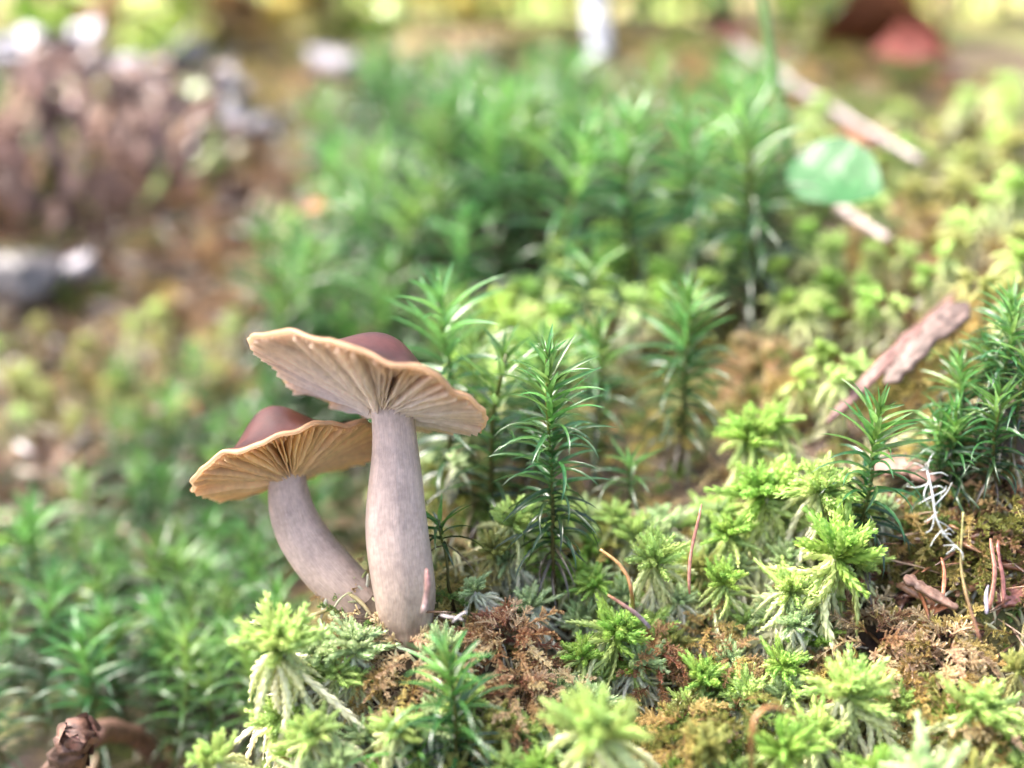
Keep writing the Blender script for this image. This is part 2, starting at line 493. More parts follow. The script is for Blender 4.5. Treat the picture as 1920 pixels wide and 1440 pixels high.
def mushroom(label, path, d, cap_px, phi, a, R0, H, off, wave, gcol, seed, ngill=72, cap_d=None):
    r_ = np.random.default_rng(seed)
    k = KX * d
    base = at(path[-1][0], path[-1][1], d)
    root = empty('mushroom', trans(*base))
    tag(root, label, 'mushroom', 'two mushrooms growing from one spot')
    # stem: rings along the path (top to bottom)
    P4 = smooth_path([(*(at(px, py, d + dd) - base), w_ * k / 2) for px, py, w_, dd in path], 44)
    n = 40
    P, R = P4[:, :3], P4[:, 3]
    t, A, B = frames(P)
    ang = np.arange(n) * 2 * math.pi / n
    fl = 1 + 0.05 * vnoise(ang[None] * 1.6 + seed, np.linspace(0, 6, len(P))[:, None]) + 0.03 * np.sin(ang * 3 + seed)[None] + 0.02 * np.sin(ang * 7 + 2 * seed)[None] + 0.015 * vnoise(ang[None] * 6 + seed, np.linspace(0, 9, len(P))[:, None])
    rr = R[:, None] * fl
    V = (P[:, None] + rr[..., None] * (A[:, None] * np.cos(ang)[None, :, None] + B[:, None] * np.sin(ang)[None, :, None])).reshape(-1, 3)
    T = grid_tris(len(P), n, True)[:, [0, 2, 1]]
    u = np.linspace(0, 1, len(P))
    c_top, c_mid, c_low = np.array([0.49, 0.39, 0.36]), np.array([0.47, 0.37, 0.325]), np.array([0.33, 0.25, 0.18])
    cc = np.where(u[:, None] < 0.5, c_top + (c_mid - c_top) * (u[:, None] / 0.5), c_mid + (c_low - c_mid) * ((u[:, None] - 0.5) / 0.5))
    C = np.repeat(cc, n, 0) * (1 + r_.normal(0, 0.035, (len(V), 1)))
    soil = np.clip(np.repeat((u - 0.80) / 0.15, n) + 2.0 * vnoise(np.tile(ang, len(P)) * 3 + seed, np.repeat(u * 30, n)), 0, 1)[:, None] * np.repeat(u > 0.72, n)[:, None]
    C = C * (1 - 0.6 * soil) + np.array([0.09, 0.055, 0.035]) * 0.6 * soil
    U = np.stack([np.cos(np.tile(ang, len(P))) * 1.0, np.repeat(u * 5, n), np.sin(np.tile(ang, len(P)))], 1)
    U[:, 1] += seed
    me = build('stem', V, T, C); uvattr(me, U[:, [0, 1, 2]])
    put('stem', me, MAT['stem'], root)
    # cap frame
    ph, al = rad(phi), rad(a)
    e1 = RT * math.cos(ph) + UP * math.sin(ph)
    u2 = -RT * math.sin(ph) + UP * math.cos(ph)
    e2 = FW * math.cos(al) - u2 * math.sin(al)
    nn = u2 * math.cos(al) + FW * math.sin(al)
    cd_ = d if cap_d is None else cap_d
    O = at(cap_px[0], cap_px[1], cd_) - base
    off = np.array(off)

    def rim(th):
        dx, dy = np.cos(th), np.sin(th)
        bq = off[0] * dx + off[1] * dy
        r0 = R0 * (1 + 0.02 * np.sin(5 * th + seed) + 0.015 * np.sin(9 * th + 2.1 * seed) + 0.010 * np.sin(17 * th + seed) + 0.006 * np.sin(37 * th))
        return -bq + np.sqrt(bq * bq - (off @ off - r0 * r0))

    def W(th):
        o = 0.05 * np.sin(6 * th + seed) + 0.035 * np.sin(11 * th + 3 * seed) + 0.02 * np.sin(19 * th + 5 * seed)
        for c_, w_, h_ in wave:
            dd = (th - rad(c_) + math.pi) % (2 * math.pi) - math.pi
            o = o + h_ * np.exp(-(dd / rad(w_)) ** 2)
        return o

    def top(s, th):
        r = s * rim(th)
        x = off[0] + r * np.cos(th); y = off[1] + r * np.sin(th)
        q = np.hypot(x - 0.15 * off[0], y - 0.15 * off[1]) / R0
        return x, y, H * 0.80 * np.exp(-(q / 0.43) ** 2.2) + H * 0.20 * (1 - np.minimum(q, 1) ** 2) + W(th) * s ** 2.5

    def world(x, y, h):
        return O + x[..., None] * e1 + y[..., None] * e2 + h[..., None] * nn

    nth = 144
    th = np.arange(nth) * 2 * math.pi / nth
    rings, cols, surf = [], [], []
    skin0, skin1 = np.array([0.062, 0.017, 0.013]), np.array([0.036, 0.010, 0.008])
    edge = np.array([0.58, 0.36, 0.22])
    for s in np.r_[0.001, np.linspace(0.05, 0.93, 22), 0.96, 0.985]:
        x, y, h = top(np.full(nth, s), th)
        rings.append(world(x, y, h))
        f = np.clip((s - 0.90 + 0.03 * np.sin(th * 11 + seed) + 0.02 * np.sin(th * 23)) / 0.09, 0, 1)[:, None]
        sk = skin1 + (skin0 - skin1) * (0.5 + 0.5 * np.sin(4 * th + 9 * s))[:, None]
        cols.append(sk * (1 - f) + edge * f)
        surf.append(np.stack([x, y, h], 1))
    for ds, dh in ((1.0, -0.015), (1.008, -0.05), (1.0, -0.085), (0.975, -0.10)):
        x, y, h = top(np.full(nth, ds), th)
        rings.append(world(x, y, h + dh)); cols.append(np.tile(edge * 1.05, (nth, 1))); surf.append(np.stack([x, y, h + dh], 1))

    def roof(s, th):
        x, y, h = top(s, th)
        ht = np.minimum(h, 0.26 * (1 - s) + W(th) * s ** 2.5 + 0.02)
        return x, y, np.minimum(h - 0.10, ht - 0.085 - 0.02 * (1 - s))

    for s in (0.93, 0.85, 0.75, 0.62, 0.5, 0.38, 0.26, 0.14, 0.02):
        x, y, h = roof(np.full(nth, s), th)
        rings.append(world(x, y, h)); cols.append(np.tile(gcol[1] * np.array([0.82, 0.72, 0.62]), (nth, 1))); surf.append(np.stack([x, y, h], 1))
    V = np.concatenate(rings); T = grid_tris(len(rings), nth, True)
    me = build('cap', V, T, np.concatenate(cols)); uvattr(me, np.concatenate(surf))
    cap = put('cap', me, MAT['cap'], root)
    # gills: one thin wavy blade each
    for i in range(ngill * 2):
        full = i % 2 == 0
        t0 = (i + r_.normal(0, 0.3)) * math.pi / ngill
        s0 = 0.10 + r_.uniform(0, 0.05) if full else r_.uniform(0.42, 0.68)
        s = np.linspace(s0, 0.975, 10)
        t1 = t0 + 0.012 * np.sin(s * r_.uniform(5, 11) + r_.uniform(0, 6)) * r_.uniform(0.2, 1) * (1 - s * 0.5)
        x, y, h = roof(s, t1)
        low = -0.44 * (1 - s) ** 0.95 - 0.125 + W(t1) * s ** 2.5
        low = low + 0.035 * np.sin(s * 17 + i * 1.7) * (1 - s) + r_.normal(0, 0.035)
        if not full:
            low = h + (low - h) * np.clip((s - s0) / 0.35, 0.1, 1) * 0.75
        low = np.minimum(low, h - 0.012)
        hw = 0.013 + 0.006 * (1 - s)
        px_, py_ = -np.sin(t1), np.cos(t1)
        L = world(x + px_ * hw, y + py_ * hw, h + 0.02)
        Rr = world(x - px_ * hw, y - py_ * hw, h + 0.02)
        sway = (0.022 * np.sin(s * 8 + i * 2.3) + 0.012 * np.sin(s * 21 + i)) * (1 - s * 0.7)
        L2 = world(x + px_ * (sway + 0.008), y + py_ * (sway + 0.008), low)
        R2 = world(x + px_ * (sway - 0.008), y + py_ * (sway - 0.008), low)
        Vg = np.stack([L, L2, R2, Rr], 1).reshape(-1, 3)
        Tg = grid_tris(len(s), 4, False)
        f = np.clip((s - 0.55) / 0.4, 0, 1)[:, None]
        cg = gcol[0] * (1 - f) + gcol[1] * f
        cg = cg * (1 + r_.normal(0, 0.05))
        Cg = np.stack([cg * np.array([0.84, 0.75, 0.67]), cg * 1.05, cg * 1.05, cg * np.array([0.84, 0.75, 0.67])], 1).reshape(-1, 3)
        put('gill', build('gill', Vg, Tg, Cg), MAT['gill'], cap)
    return root


mushroom('taller brown capped mushroom with straight pinkish grey stem and wide tilted cap',
         [(722, 700, 74, -0.05), (733, 745, 78, 0), (738, 800, 81, 0), (741, 850, 88, 0), (741, 905, 102, 0), (741, 960, 113, 0), (744, 1010, 119, 0), (750, 1060, 120, 0), (757, 1105, 118, 0), (758, 1140, 110, 0), (758, 1180, 100, 0), (758, 1215, 80, 0)],
         FOC, (690, 716), -17, 16, 2.5, 1.04, (0.45, 0.05),
         [(-150, 25, -0.05), (-88, 14, -0.10), (178, 25, 0.10), (0, 25, -0.1)],
         (np.array([0.92, 0.83, 0.80]), np.array([0.90, 0.75, 0.63])), 3, 84)
mushroom('shorter brown capped mushroom with curved stem leaning out below the bigger cap',
         [(536, 838, 58, 0), (536, 862, 62, 0), (539, 913, 73, 0), (547, 960, 84, 0), (566, 1005, 92, 0), (598, 1050, 96, -0.1), (636, 1090, 96, -0.25), (672, 1125, 88, -0.45), (705, 1160, 80, -0.6), (735, 1195, 66, -0.8)],
         FOC + 1.3, (531, 856), 20, 14.5, 2.0, 1.12, (0.02, 0),
         [(-75, 35, -0.05), (35, 30, -0.36), (178, 30, -0.08)],
         (np.array([0.90, 0.70, 0.47]), np.array([0.90, 0.66, 0.40])), 8, 74)

# ------------------------------------------------------------------ moss pieces: shared meshes
def leafy_branch(L, r0, droop, nw, per, flare, c0, c1, seed, ll=0.16, lw=0.075, core=5):
    """a peat moss branch along +X that droops, clad in overlapping pointed leaves"""
    r_ = np.random.default_rng(seed)
    u = np.linspace(0, 1, 9)
    x = L * (u - 0.18 * droop * u ** 2); z = -L * 0.62 * droop * u ** 2.1; y = L * 0.07 * np.sin(u * 3 + seed)
    P = np.stack([x, y, z], 1)
    prof = np.interp(u, [0, 0.15, 0.55, 0.85, 1], [0.45, 0.75, 1.0, 0.72, 0.12]) * r0
    V, T, C = tube(P, prof * 0.75, core, c0, c1, True)
    t, A, B = frames(P)
    vs_, ts_, cs_ = [V], [T], [C]
    o = len(V)
    for k in range(nw):
        f = (k + 0.5) / nw
        c = np.array([np.interp(f, u, P[:, i]) for i in range(3)])
        tt = np.array([np.interp(f, u, t[:, i]) for i in range(3)]); aa = np.array([np.interp(f, u, A[:, i]) for i in range(3)]); bb = np.cross(tt, aa)
        R = np.interp(f, u, prof)
        for j in range(per):
            an = (j + 0.5 * (k % 2)) * 2 * math.pi / per + r_.normal(0, 0.15)
            out = aa * math.cos(an) + bb * math.sin(an)
            sd_ = np.cross(tt, out)
            q = 1 - 0.45 * f
            b0 = c + out * R * 0.55
            m_ = c + tt * ll * 0.45 * q + out * R * (1.05 + flare * 0.4)
            tip = c + tt * ll * q + out * R * (1.0 + flare * r_.uniform(0.6, 1.5))
            vs_.append(np.array([b0, m_ + sd_ * lw * 0.5 * q - out * R * 0.25, tip, m_ - sd_ * lw * 0.5 * q - out * R * 0.25, m_]))
            ts_.append(np.array([[0, 1, 4], [1, 2, 4], [2, 3, 4], [3, 0, 4]]) + o)
            cc = (np.array(c0) * (1 - f) + np.array(c1) * f) * r_.uniform(0.88, 1.15)
            cs_.append(np.tile(cc, (5, 1))); o += 5
    return np.concatenate(vs_), np.concatenate(ts_), np.concatenate(cs_)


def plain_branch(L, r0, droop, c0, c1, seed, core=5):
    u = np.linspace(0, 1, 6)
    P = np.stack([L * (u - 0.18 * droop * u ** 2), L * 0.07 * np.sin(u * 3 + seed), -L * 0.62 * droop * u ** 2.1], 1)
    return tube(P, np.interp(u, [0, 0.15, 0.55, 0.85, 1], [0.45, 0.75, 1.05, 0.8, 0.12]) * r0, core, c0, c1, True)


PEAT_COL = {   # young, spreading, hanging pigments
    'lime': ((0.28, 0.45, 0.08), (0.53, 0.63, 0.23), (0.82, 0.81, 0.52)),
    'pale': ((0.39, 0.53, 0.15), (0.69, 0.72, 0.38), (0.90, 0.87, 0.65)),
    'white': ((0.42, 0.54, 0.26), (0.80, 0.80, 0.62), (0.90, 0.88, 0.76)),
    'gold': ((0.34, 0.36, 0.10), (0.48, 0.44, 0.18), (0.62, 0.53, 0.32)),
}
PB = {}
for cn, (cy, cs, ch) in PEAT_COL.items():
    cy, cs, ch = map(np.array, (cy, cs, ch))
    d = {}
    d['young'] = [leafy_branch(0.46, 0.064, 0.15 + 0.25 * i, 6, 5, 0.35, cy * 0.85, cy * 1.15 + 0.02, i + 1, 0.13, 0.075) for i in range(3)]
    d['spread'] = [leafy_branch(0.82, 0.056, 0.55 + 0.4 * i, 10, 4, 0.25, (cy + cs) / 2, cs * 1.05, i + 5, 0.14, 0.07) for i in range(3)]
    d['hang'] = [leafy_branch(1.55, 0.052, 0.55 + 0.3 * i, 15, 4, 0.22, (cs + ch) / 2, ch * 1.04, i + 9, 0.15, 0.06) for i in range(3)]
    lo = {'young': [plain_branch(0.42, 0.078, 0.3, cy * 0.9, cy * 1.15, 1), plain_branch(0.42, 0.078, 0.5, cy * 0.8, cy * 1.2, 2)],
          'spread': [plain_branch(0.85, 0.07, 0.5, cy, cs, 3), plain_branch(0.85, 0.07, 0.9, cy, cs * 1.1, 4)],
          'hang': [plain_branch(1.25, 0.055, 0.9, cs, ch, 5), plain_branch(1.25, 0.055, 1.2, cs, ch, 6)]}
    PB[cn] = {'hi': d, 'lo': lo, 'mesh': {k: [build('branch', *v) for v in vv] for k, vv in d.items()}}


def peat_layout(r, h, seed, ny=26, ns=16, nh=28):
    r_ = np.random.default_rng(seed)
    out = []
    q = r / 0.85
    ecc = r_.uniform(0.75, 1.0)
    for i in range(ny):
        f = (i + 0.5) / ny
        el = rad(84 - 66 * f ** 0.75 + r_.normal(0, 8)); az = i * 2.39996 + r_.normal(0, 0.3)
        M = trans(0, 0, h - 0.05 * q - 0.10 * f * q) @ rotz(az) @ roty(-el) @ rotx(r_.uniform(0, 6.28)) @ scl(q * r_.uniform(0.75, 1.2) * (0.7 + 0.75 * f), q)
        out.append(('young', M))
    for i in range(ns):
        el = rad(r_.uniform(-60, 12)); az = i * 2.39996 + r_.normal(0, 0.5)
        M = trans(0, 0, h - 0.16 * q - r_.uniform(0, 0.2)) @ rotz(az) @ roty(-el) @ rotx(r_.normal(0, 0.4)) @ scl(q * r_.uniform(0.6, 1.15) * ecc, q)
        out.append(('spread', M))
    for i in range(nh):
        f = i / nh
        z = h - 0.2 * q - f * min(1.5, h * 0.6)
        el = rad(r_.uniform(-80, -25)); az = i * 2.39996 + r_.normal(0, 0.6)
        M = trans(0, 0, z) @ rotz(az) @ roty(-el) @ rotx(r_.normal(0, 0.5)) @ scl(q * r_.uniform(0.6, 1.25), q * r_.uniform(0.8, 1.15))
        out.append(('hang', M))
    return out


def lean_matrix(tilt, az, spin):
    return rotz(az) @ roty(tilt) @ rotz(spin)


PEAT_GROUP = 'peat moss plants'
STEM_ME = {}
n_peat = 0


def peat_plant(px, py, dia, cn, label, group, h=None, full=True, tilt=None):
    """one peat moss plant whose head shows at a pixel of the layout sketch; stands on the ground below it"""
    global n_peat
    n_peat += 1
    h = 1.7 if h is None else h
    b = hit(px, py, h * 0.92)
    dd = (b - CAM) @ FW
    r = dia * KX * dd / 2 * (1.42 if full else 1.15)
    t_ = rad(rnd.uniform(8, 32)) if tilt is None else rad(tilt)
    M = trans(b[0], b[1], b[2] - 0.15) @ lean_matrix(t_, rnd.uniform(-2.7, -0.4), rnd.uniform(0, 6.28)) @ np.diag([rnd.uniform(0.82, 1.18), rnd.uniform(0.82, 1.18), rnd.uniform(0.88, 1.1), 1.0])
    if full:
        root = empty('peat_moss_plant', M)
        key = (cn, round(h, 1))
        if key not in STEM_ME:
            cs = np.array(PEAT_COL[cn][2])
            STEM_ME[key] = build('stem', *tube([(0, 0, 0), (0.05, 0, h * 0.4), (0, 0.04, h * 0.8), (0, 0, h)], [0.06, 0.055, 0.05, 0.04], 6, cs * 0.55, cs * 0.8))
        put('stem', STEM_ME[key], MAT['peat'], root)
        for k, Mb in peat_layout(r, h, n_peat):
            put('branch', rnd.choice(PB[cn]['mesh'][k]), MAT['peat'], root, Mb)
    else:
        key = ('lo', cn, n_peat % 4)
        if key not in STEM_ME:
            parts = []
            for i, (k, Mb) in enumerate(peat_layout(0.85, 1.7, 900 + n_peat, 16, 12, 10)):
                parts.append((*PB[cn]['lo'][k][i % 2], Mb))
            STEM_ME[key] = build('peat_moss_plant', *merge(parts))
        root = put('peat_moss_plant', STEM_ME[key], MAT['peat'], None, M @ trans(0, 0, h - 1.7 * r / 0.85) @ scl(r / 0.85))
    tag(root, label, 'moss', group)
    return root


# ------------------------------------------------------------------ haircap shoots
def hair_leaf(L, wd, el0, el1, c0, c1, nst=7):
    s = np.linspace(0, 1, nst)
    el = rad(el0) + (rad(el1) - rad(el0)) * s ** 1.1
    dx = np.cos(el) * L / (nst - 1); dz = np.sin(el) * L / (nst - 1)
    x = np.r_[0, np.cumsum(dx[:-1])]; z = np.r_[0, np.cumsum(dz[:-1])]
    wv = 1.12 * wd * np.interp(s, [0, 0.12, 0.35, 0.8, 1], [0.75, 1, 0.9, 0.42, 0.03]) / 2
    up = np.stack([-np.sin(el), 0 * el, np.cos(el)], 1)
    K = np.stack([x, 0 * x, z], 1)
    Lf = K + np.c_[0 * x, wv, 0 * x] + up * wv[:, None] * 0.7
    Rt = K - np.c_[0 * x, wv, 0 * x] + up * wv[:, None] * 0.7
    V = np.stack([Lf, K, Rt], 1).reshape(-1, 3)
    T = grid_tris(nst, 3, False)
    f = np.repeat(s, 3)[:, None]
    return V, T, np.array(c0) * (1 - f) + np.array(c1) * f


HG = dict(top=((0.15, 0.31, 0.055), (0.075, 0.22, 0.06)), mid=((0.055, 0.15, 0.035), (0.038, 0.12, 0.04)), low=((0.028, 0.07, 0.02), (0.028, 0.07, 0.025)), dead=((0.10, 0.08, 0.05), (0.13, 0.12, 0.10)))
HL = {
    'bud': [hair_leaf(0.75, 0.11, 80, 72, *HG['top']), hair_leaf(0.8, 0.11, 72, 56, *HG['top']), hair_leaf(0.7, 0.11, 66, 40, *HG['top'])],
    'top': [hair_leaf(1.1, 0.12, 50, 18, *HG['top']), hair_leaf(1.15, 0.12, 42, -5, *HG['top']), hair_leaf(1.05, 0.12, 46, 30, *HG['top'])],
    'mid': [hair_leaf(1.15, 0.12, 34, -38, *HG['mid']), hair_leaf(1.2, 0.12, 28, -60, *HG['mid']), hair_leaf(1.1, 0.12, 30, -15, *HG['mid'])],
    'low': [hair_leaf(1.15, 0.11, 18, -82, *HG['low']), hair_leaf(1.1, 0.11, 5, -95, *HG['low']), hair_leaf(1.15, 0.10, 10, -60, *HG['low'])],
    'dead': [hair_leaf(1.0, 0.07, -20, -95, *HG['dead']), hair_leaf(1.1, 0.07, -40, -88, *HG['dead']), hair_leaf(0.9, 0.07, -10, -100, *HG['dead'])],
}
HM = {k: [build('leaf', *v) for v in vv] for k, vv in HL.items()}


def hair_layout(h, seed, dens=1.0, leafy=None):
    """leaf list for a shoot of height h; leaves fill the upper `leafy` cm"""
    r_ = np.random.default_rng(seed)
    leafy = min(h * 0.92, 3.4) if leafy is None else leafy
    n = int(20 * leafy * dens)
    out = []
    for i in range(n):
        f = (i + 0.5) / n
        z = h - leafy * f ** 1.05
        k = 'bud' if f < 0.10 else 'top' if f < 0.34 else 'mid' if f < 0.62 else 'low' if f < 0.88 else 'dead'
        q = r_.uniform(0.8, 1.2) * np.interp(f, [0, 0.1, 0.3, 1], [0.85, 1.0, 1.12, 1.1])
        M = trans(0, 0, z) @ rotz(i * 2.39996 + r_.normal(0, 0.25)) @ roty(r_.normal(0, 0.13)) @ rotx(r_.normal(0, 0.35)) @ trans(0.02, 0, 0) @ scl(q, r_.uniform(0.85, 1.1), q)
        out.append((k, int(r_.integers(3)), M))
    return out


def stem_mesh(h, r=0.055):
    P = [(0.06 * math.sin(i * 1.1), 0.05 * math.cos(i * 1.7), h * i / 6) for i in range(7)]
    return tube(P, np.linspace(r, r * 0.6, 7), 6, (0.045, 0.02, 0.012), (0.12, 0.16, 0.03))


n_hair = 0
DEW = []
HV = {}


def dew_on(M, k, v, r_, n=1):
    V = HL[k][v][0]
    for _ in range(n):
        j = int(r_.integers(1, 6)) * 3 + 1
        p_ = M @ np.r_[V[j] + np.array([0, 0, 0.012]), 1]
        DEW.append((p_[:3], (r_.uniform(0.010, 0.024) if n_hair < 20 else r_.uniform(0.02, 0.055))))


def haircap(px, py, h, label, group, full=True, tilt=None, az=None, q=1.0, dens=1.0, b=None, sink=0.2, dew=0.25, leafy=None):
    global n_hair
    n_hair += 1
    r_ = np.random.default_rng(5000 + n_hair)
    b = hit(px, py, h * 0.95 * q) if b is None else b
    t_ = rad(rnd.uniform(0, 14)) if tilt is None else rad(tilt)
    M = trans(b[0], b[1], b[2] - sink) @ lean_matrix(t_, rnd.uniform(0, 6.28) if az is None else rad(az), rnd.uniform(0, 6.28)) @ scl(q)
    if full:
        root = empty('haircap_moss_shoot', M)
        put('stem', build('stem', *stem_mesh(h)), MAT['haircap'], root)
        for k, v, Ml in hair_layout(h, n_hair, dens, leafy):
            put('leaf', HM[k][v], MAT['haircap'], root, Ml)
            if r_.random() < dew: dew_on(M @ Ml, k, v, r_, 1 + int(r_.integers(3)))
    else:
        vi = n_hair % 6
        if vi not in HV:
            lay = hair_layout(3.6, 700 + vi, 0.8)
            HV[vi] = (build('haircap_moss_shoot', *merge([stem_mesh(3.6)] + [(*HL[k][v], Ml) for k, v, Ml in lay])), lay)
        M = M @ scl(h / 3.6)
        root = put('haircap_moss_shoot', HV[vi][0], MAT['haircap'], None, M)
        for k, v, Ml in HV[vi][1]:
            if k in ('bud', 'top', 'mid') and r_.random() < dew * 0.55: dew_on(M @ Ml, k, v, r_, 1)
    tag(root, label, 'moss', group)
    return root


# shoots in and near the plane of focus
def shoot(px, tip, y, label, full=True, group='haircap moss shoots in focus', **k):
    t_ = at_y(px, tip, y)
    g_ = float(height(t_[0], t_[1])[0])
    q = k.pop('q', 1.0)
    haircap(px, tip, max(0.9, (t_[2] - g_ + 0.1) / q), label, group, full=full, b=np.array([t_[0], t_[1], g_]), q=q, sink=0.1, **k)


shoot(1048, 672, 0.3, 'upright dark green haircap moss shoot with drooping wet leaves beside the taller mushroom', tilt=2, az=180, dew=0.6, leafy=4.6, dens=1.5)
shoot(1285, 560, 4.6, 'broad bright green haircap moss shoot behind the pale peat moss mound', tilt=3, az=60, leafy=3.4, q=1.15, dens=1.5)
shoot(1620, 762, 0.2, 'haircap moss shoot with long arching leaves rising beside white lichen strand', tilt=4, az=0, dens=1.1, leafy=3.4)
shoot(868, 1235, -3.6, 'haircap moss shoot in front of brown dried feather moss', tilt=6, az=150, dens=1.3, leafy=2.8)
shoot(800, 1400, -3.4, 'short haircap moss star low in front of the pale peat moss', tilt=10, az=200, leafy=1.0)
shoot(850, 975, -0.4, 'tiny haircap moss sprig against the stem of the taller mushroom', tilt=8, az=160, q=0.75, leafy=0.8)
shoot(1180, 860, 2.6, 'small dark haircap moss star in the shaded hollow between taller shoots', tilt=8, az=-90, q=0.8, leafy=0.9)
shoot(985, 640, 4.0, 'haircap moss shoot covered in water drops behind the upright dark shoot', dew=1.0, dens=1.4)
shoot(1120, 620, 4.6, 'loose haircap moss shoot behind and between the two taller shoots', dew=0.6)
shoot(1065, 490, 6.5, 'tall dark stemmed haircap moss shoot standing up behind the wet shoot', dew=0.8, leafy=1.6)
for i, (x, tip, y) in enumerate([(1855, 590, 1.8), (1905, 650, 1.2), (1830, 690, 1.4), (1880, 735, 0.8), (1800, 775, 1.2), (1915, 560, 2.4), (1765, 790, 1.3), (1870, 650, 2.2)]):
    shoot(x, tip, y, 'dense clump shoot of haircap moss with thin curling leaves above the brown litter hollow', group='clump of fine haircap moss by the litter hollow', q=0.8, dens=1.3, dew=0.15, leafy=2.6)

# blurred shoots behind and to the left
def zone_hair(n, x0, y0, x1, y1, h0, h1, label, group, ok=None, mind=0.8):
    pts = []
    tries = 0
    while len(pts) < n and tries < n * 12:
        tries += 1
        px, py = rnd.uniform(x0, x1), rnd.uniform(y0, y1)
        if ok and not ok(px, py): continue
        h = rnd.uniform(h0, h1)
        b = hit(px, py, h * 0.95)
        if b[1] < 2.2 and px < 1000: continue
        if b[1] > 44: continue
        if any((b[0] - q[0]) ** 2 + (b[1] - q[1]) ** 2 < mind ** 2 for q in pts): continue
        pts.append(b)
        sz = 'tall' if h > (h0 + h1) / 2 else 'short'
        haircap(px, py, h, label.replace('haircap', sz + ' haircap'), sz + ' ' + group, full=False, b=b)


zone_hair(60, 470, 100, 1460, 560, 4.0, 6.0, 'blurred haircap moss shoot on the bank behind the mushrooms', 'haircap moss on the bank behind', mind=1.25, ok=lambda x, y: not (860 < x < 1500 and y > 290) and not (x < 580 and y < 380))
zone_hair(54, -60, 960, 490, 1440, 3.0, 4.4, 'blurred haircap moss shoot in the hollow left of the mushrooms', 'haircap moss in the hollow', mind=1.0)
zone_hair(14, 180, 640, 560, 900, 2.8, 4.0, 'blurred haircap moss shoot on the bank above the hollow', 'haircap moss above the hollow')
zone_hair(12, 480, 560, 960, 900, 3.4, 4.6, 'dim haircap moss shoot seen behind the mushroom caps', 'haircap moss behind the caps')

# ------------------------------------------------------------------ peat moss plants in focus
FG = [
    (552, 1165, 175, 'pale', 2.0, 'large peat moss plant with long white hanging branches below the curved mushroom'),
    (618, 1300, 130, 'pale', 1.7, 'peat moss plant with white strands lowest below the curved mushroom'),
    (722, 1315, 125, 'pale', 1.6, 'peat moss plant between the curved mushroom and the front haircap shoot'),
    (500, 1375, 130, 'pale', 1.8, 'peat moss plant on the drop at the left edge of the mound'),
    (560, 1425, 120, 'white', 1.5, 'cream peat moss plant under the left edge of the mound'),
    (655, 1425, 110, 'white', 1.4, 'cream stringy peat moss plant in front of the mushroom bases'),
    (935, 962, 130, 'pale', 1.5, 'peat moss plant at the foot of the upright dark haircap shoot'),
    (1040, 1090, 95, 'white', 1.4, 'bleached white peat moss plant behind the lime twin heads'),
    (1078, 1148, 130, 'lime', 1.5, 'lime peat moss head, upper of the touching pair'),
    (1112, 1200, 115, 'lime', 1.4, 'lime peat moss head, lower of the touching pair'),
    (1235, 1038, 145, 'pale', 1.7, 'neat peat moss star with long white strands beside the red upright needle'),
    (1150, 1058, 90, 'lime', 1.3, 'small peat moss plant beside the purple grey needle'),
    (1362, 1085, 105, 'lime', 1.5, 'bright lime peat moss star right of the red upright needle'),
    (1435, 1095, 120, 'pale', 1.5, 'peat moss plant with arched pale branches below the leafy mound'),
    (1530, 1015, 205, 'lime', 1.8, 'biggest lime peat moss star with long strands spilling right'),
    (1455, 890, 190, 'lime', 1.7, 'broad peat moss head on top of the leafy mound'),
    (1530, 858, 160, 'pale', 1.7, 'pale tipped peat moss head touching the arching haircap shoot'),
    (1430, 785, 150, 'lime', 1.7, 'soft lime peat moss head on the back of the leafy mound'),
    (1270, 1258, 115, 'lime', 1.3, 'small starry peat moss plant in front of brown feather moss'),
    (1378, 1262, 120, 'pale', 1.3, 'small peat moss star with white legs in front of the gold moss'),
    (1450, 1200, 120, 'lime', 1.4, 'green peat moss star left of the big brown moss cushion'),
    (1180, 1320, 230, 'pale', 2.2, 'large blurred peat moss plant with thick cream strands in front'),
    (1590, 1250, 180, 'pale', 1.7, 'soft peat moss head below the big brown moss cushion'),
    (1778, 1265, 180, 'pale', 1.8, 'pale peat moss head with a thick white column of strands'),
    (1555, 1350, 160, 'pale', 1.5, 'blurred peat moss head below another in front of the cushion'),
    (1735, 1395, 190, 'white', 1.7, 'cream blurred peat moss plant at the foot of the white column'),
    (1440, 1360, 150, 'lime', 1.4, 'blurred peat moss head behind the thin brown stalk'),
    (1160, 955, 95, 'pale', 1.2, 'small pale peat moss star in the gap under the tall shoots'),
    (1395, 985, 110, 'lime', 1.5, 'leafy green peat moss plant on the flank of the mound'),
    (1400, 900, 110, 'lime', 1.5, 'peat moss head on the near corner of the leafy mound'),
    (1590, 930, 110, 'pale', 1.3, 'peat moss plant under the arching haircap leaves'),
    (1895, 1235, 110, 'gold', 1.4, 'yellowish peat moss plant below the litter hollow'),
    (1320, 1370, 130, 'gold', 1.3, 'yellow green peat moss plant low in front of the starry plants'),
    (1010, 1400, 110, 'lime', 1.2, 'green peat moss plant beside the front haircap shoot'),
    (1640, 1420, 150, 'lime', 1.3, 'green blurred peat moss tuft between two cream plants'),
    (1500, 1130, 90, 'white', 1.2, 'white stringy peat moss under the biggest lime star'),
    (1290, 1120, 80, 'white', 1.1, 'short white peat moss tuft at the foot of the red needle'),
    (945, 1075, 80, 'white', 1.1, 'thin white peat moss tuft near the mushroom base'),
    (1850, 1420, 150, 'gold', 1.3, 'olive gold peat moss plant in the front corner'),
    (1480, 755, 110, 'lime', 1.6, 'lime peat moss head behind the top of the mound'),
]
for px, py, dia, cn, h, lab in FG:
    peat_plant(px, py, dia, cn, lab, PEAT_GROUP, h * 1.3)

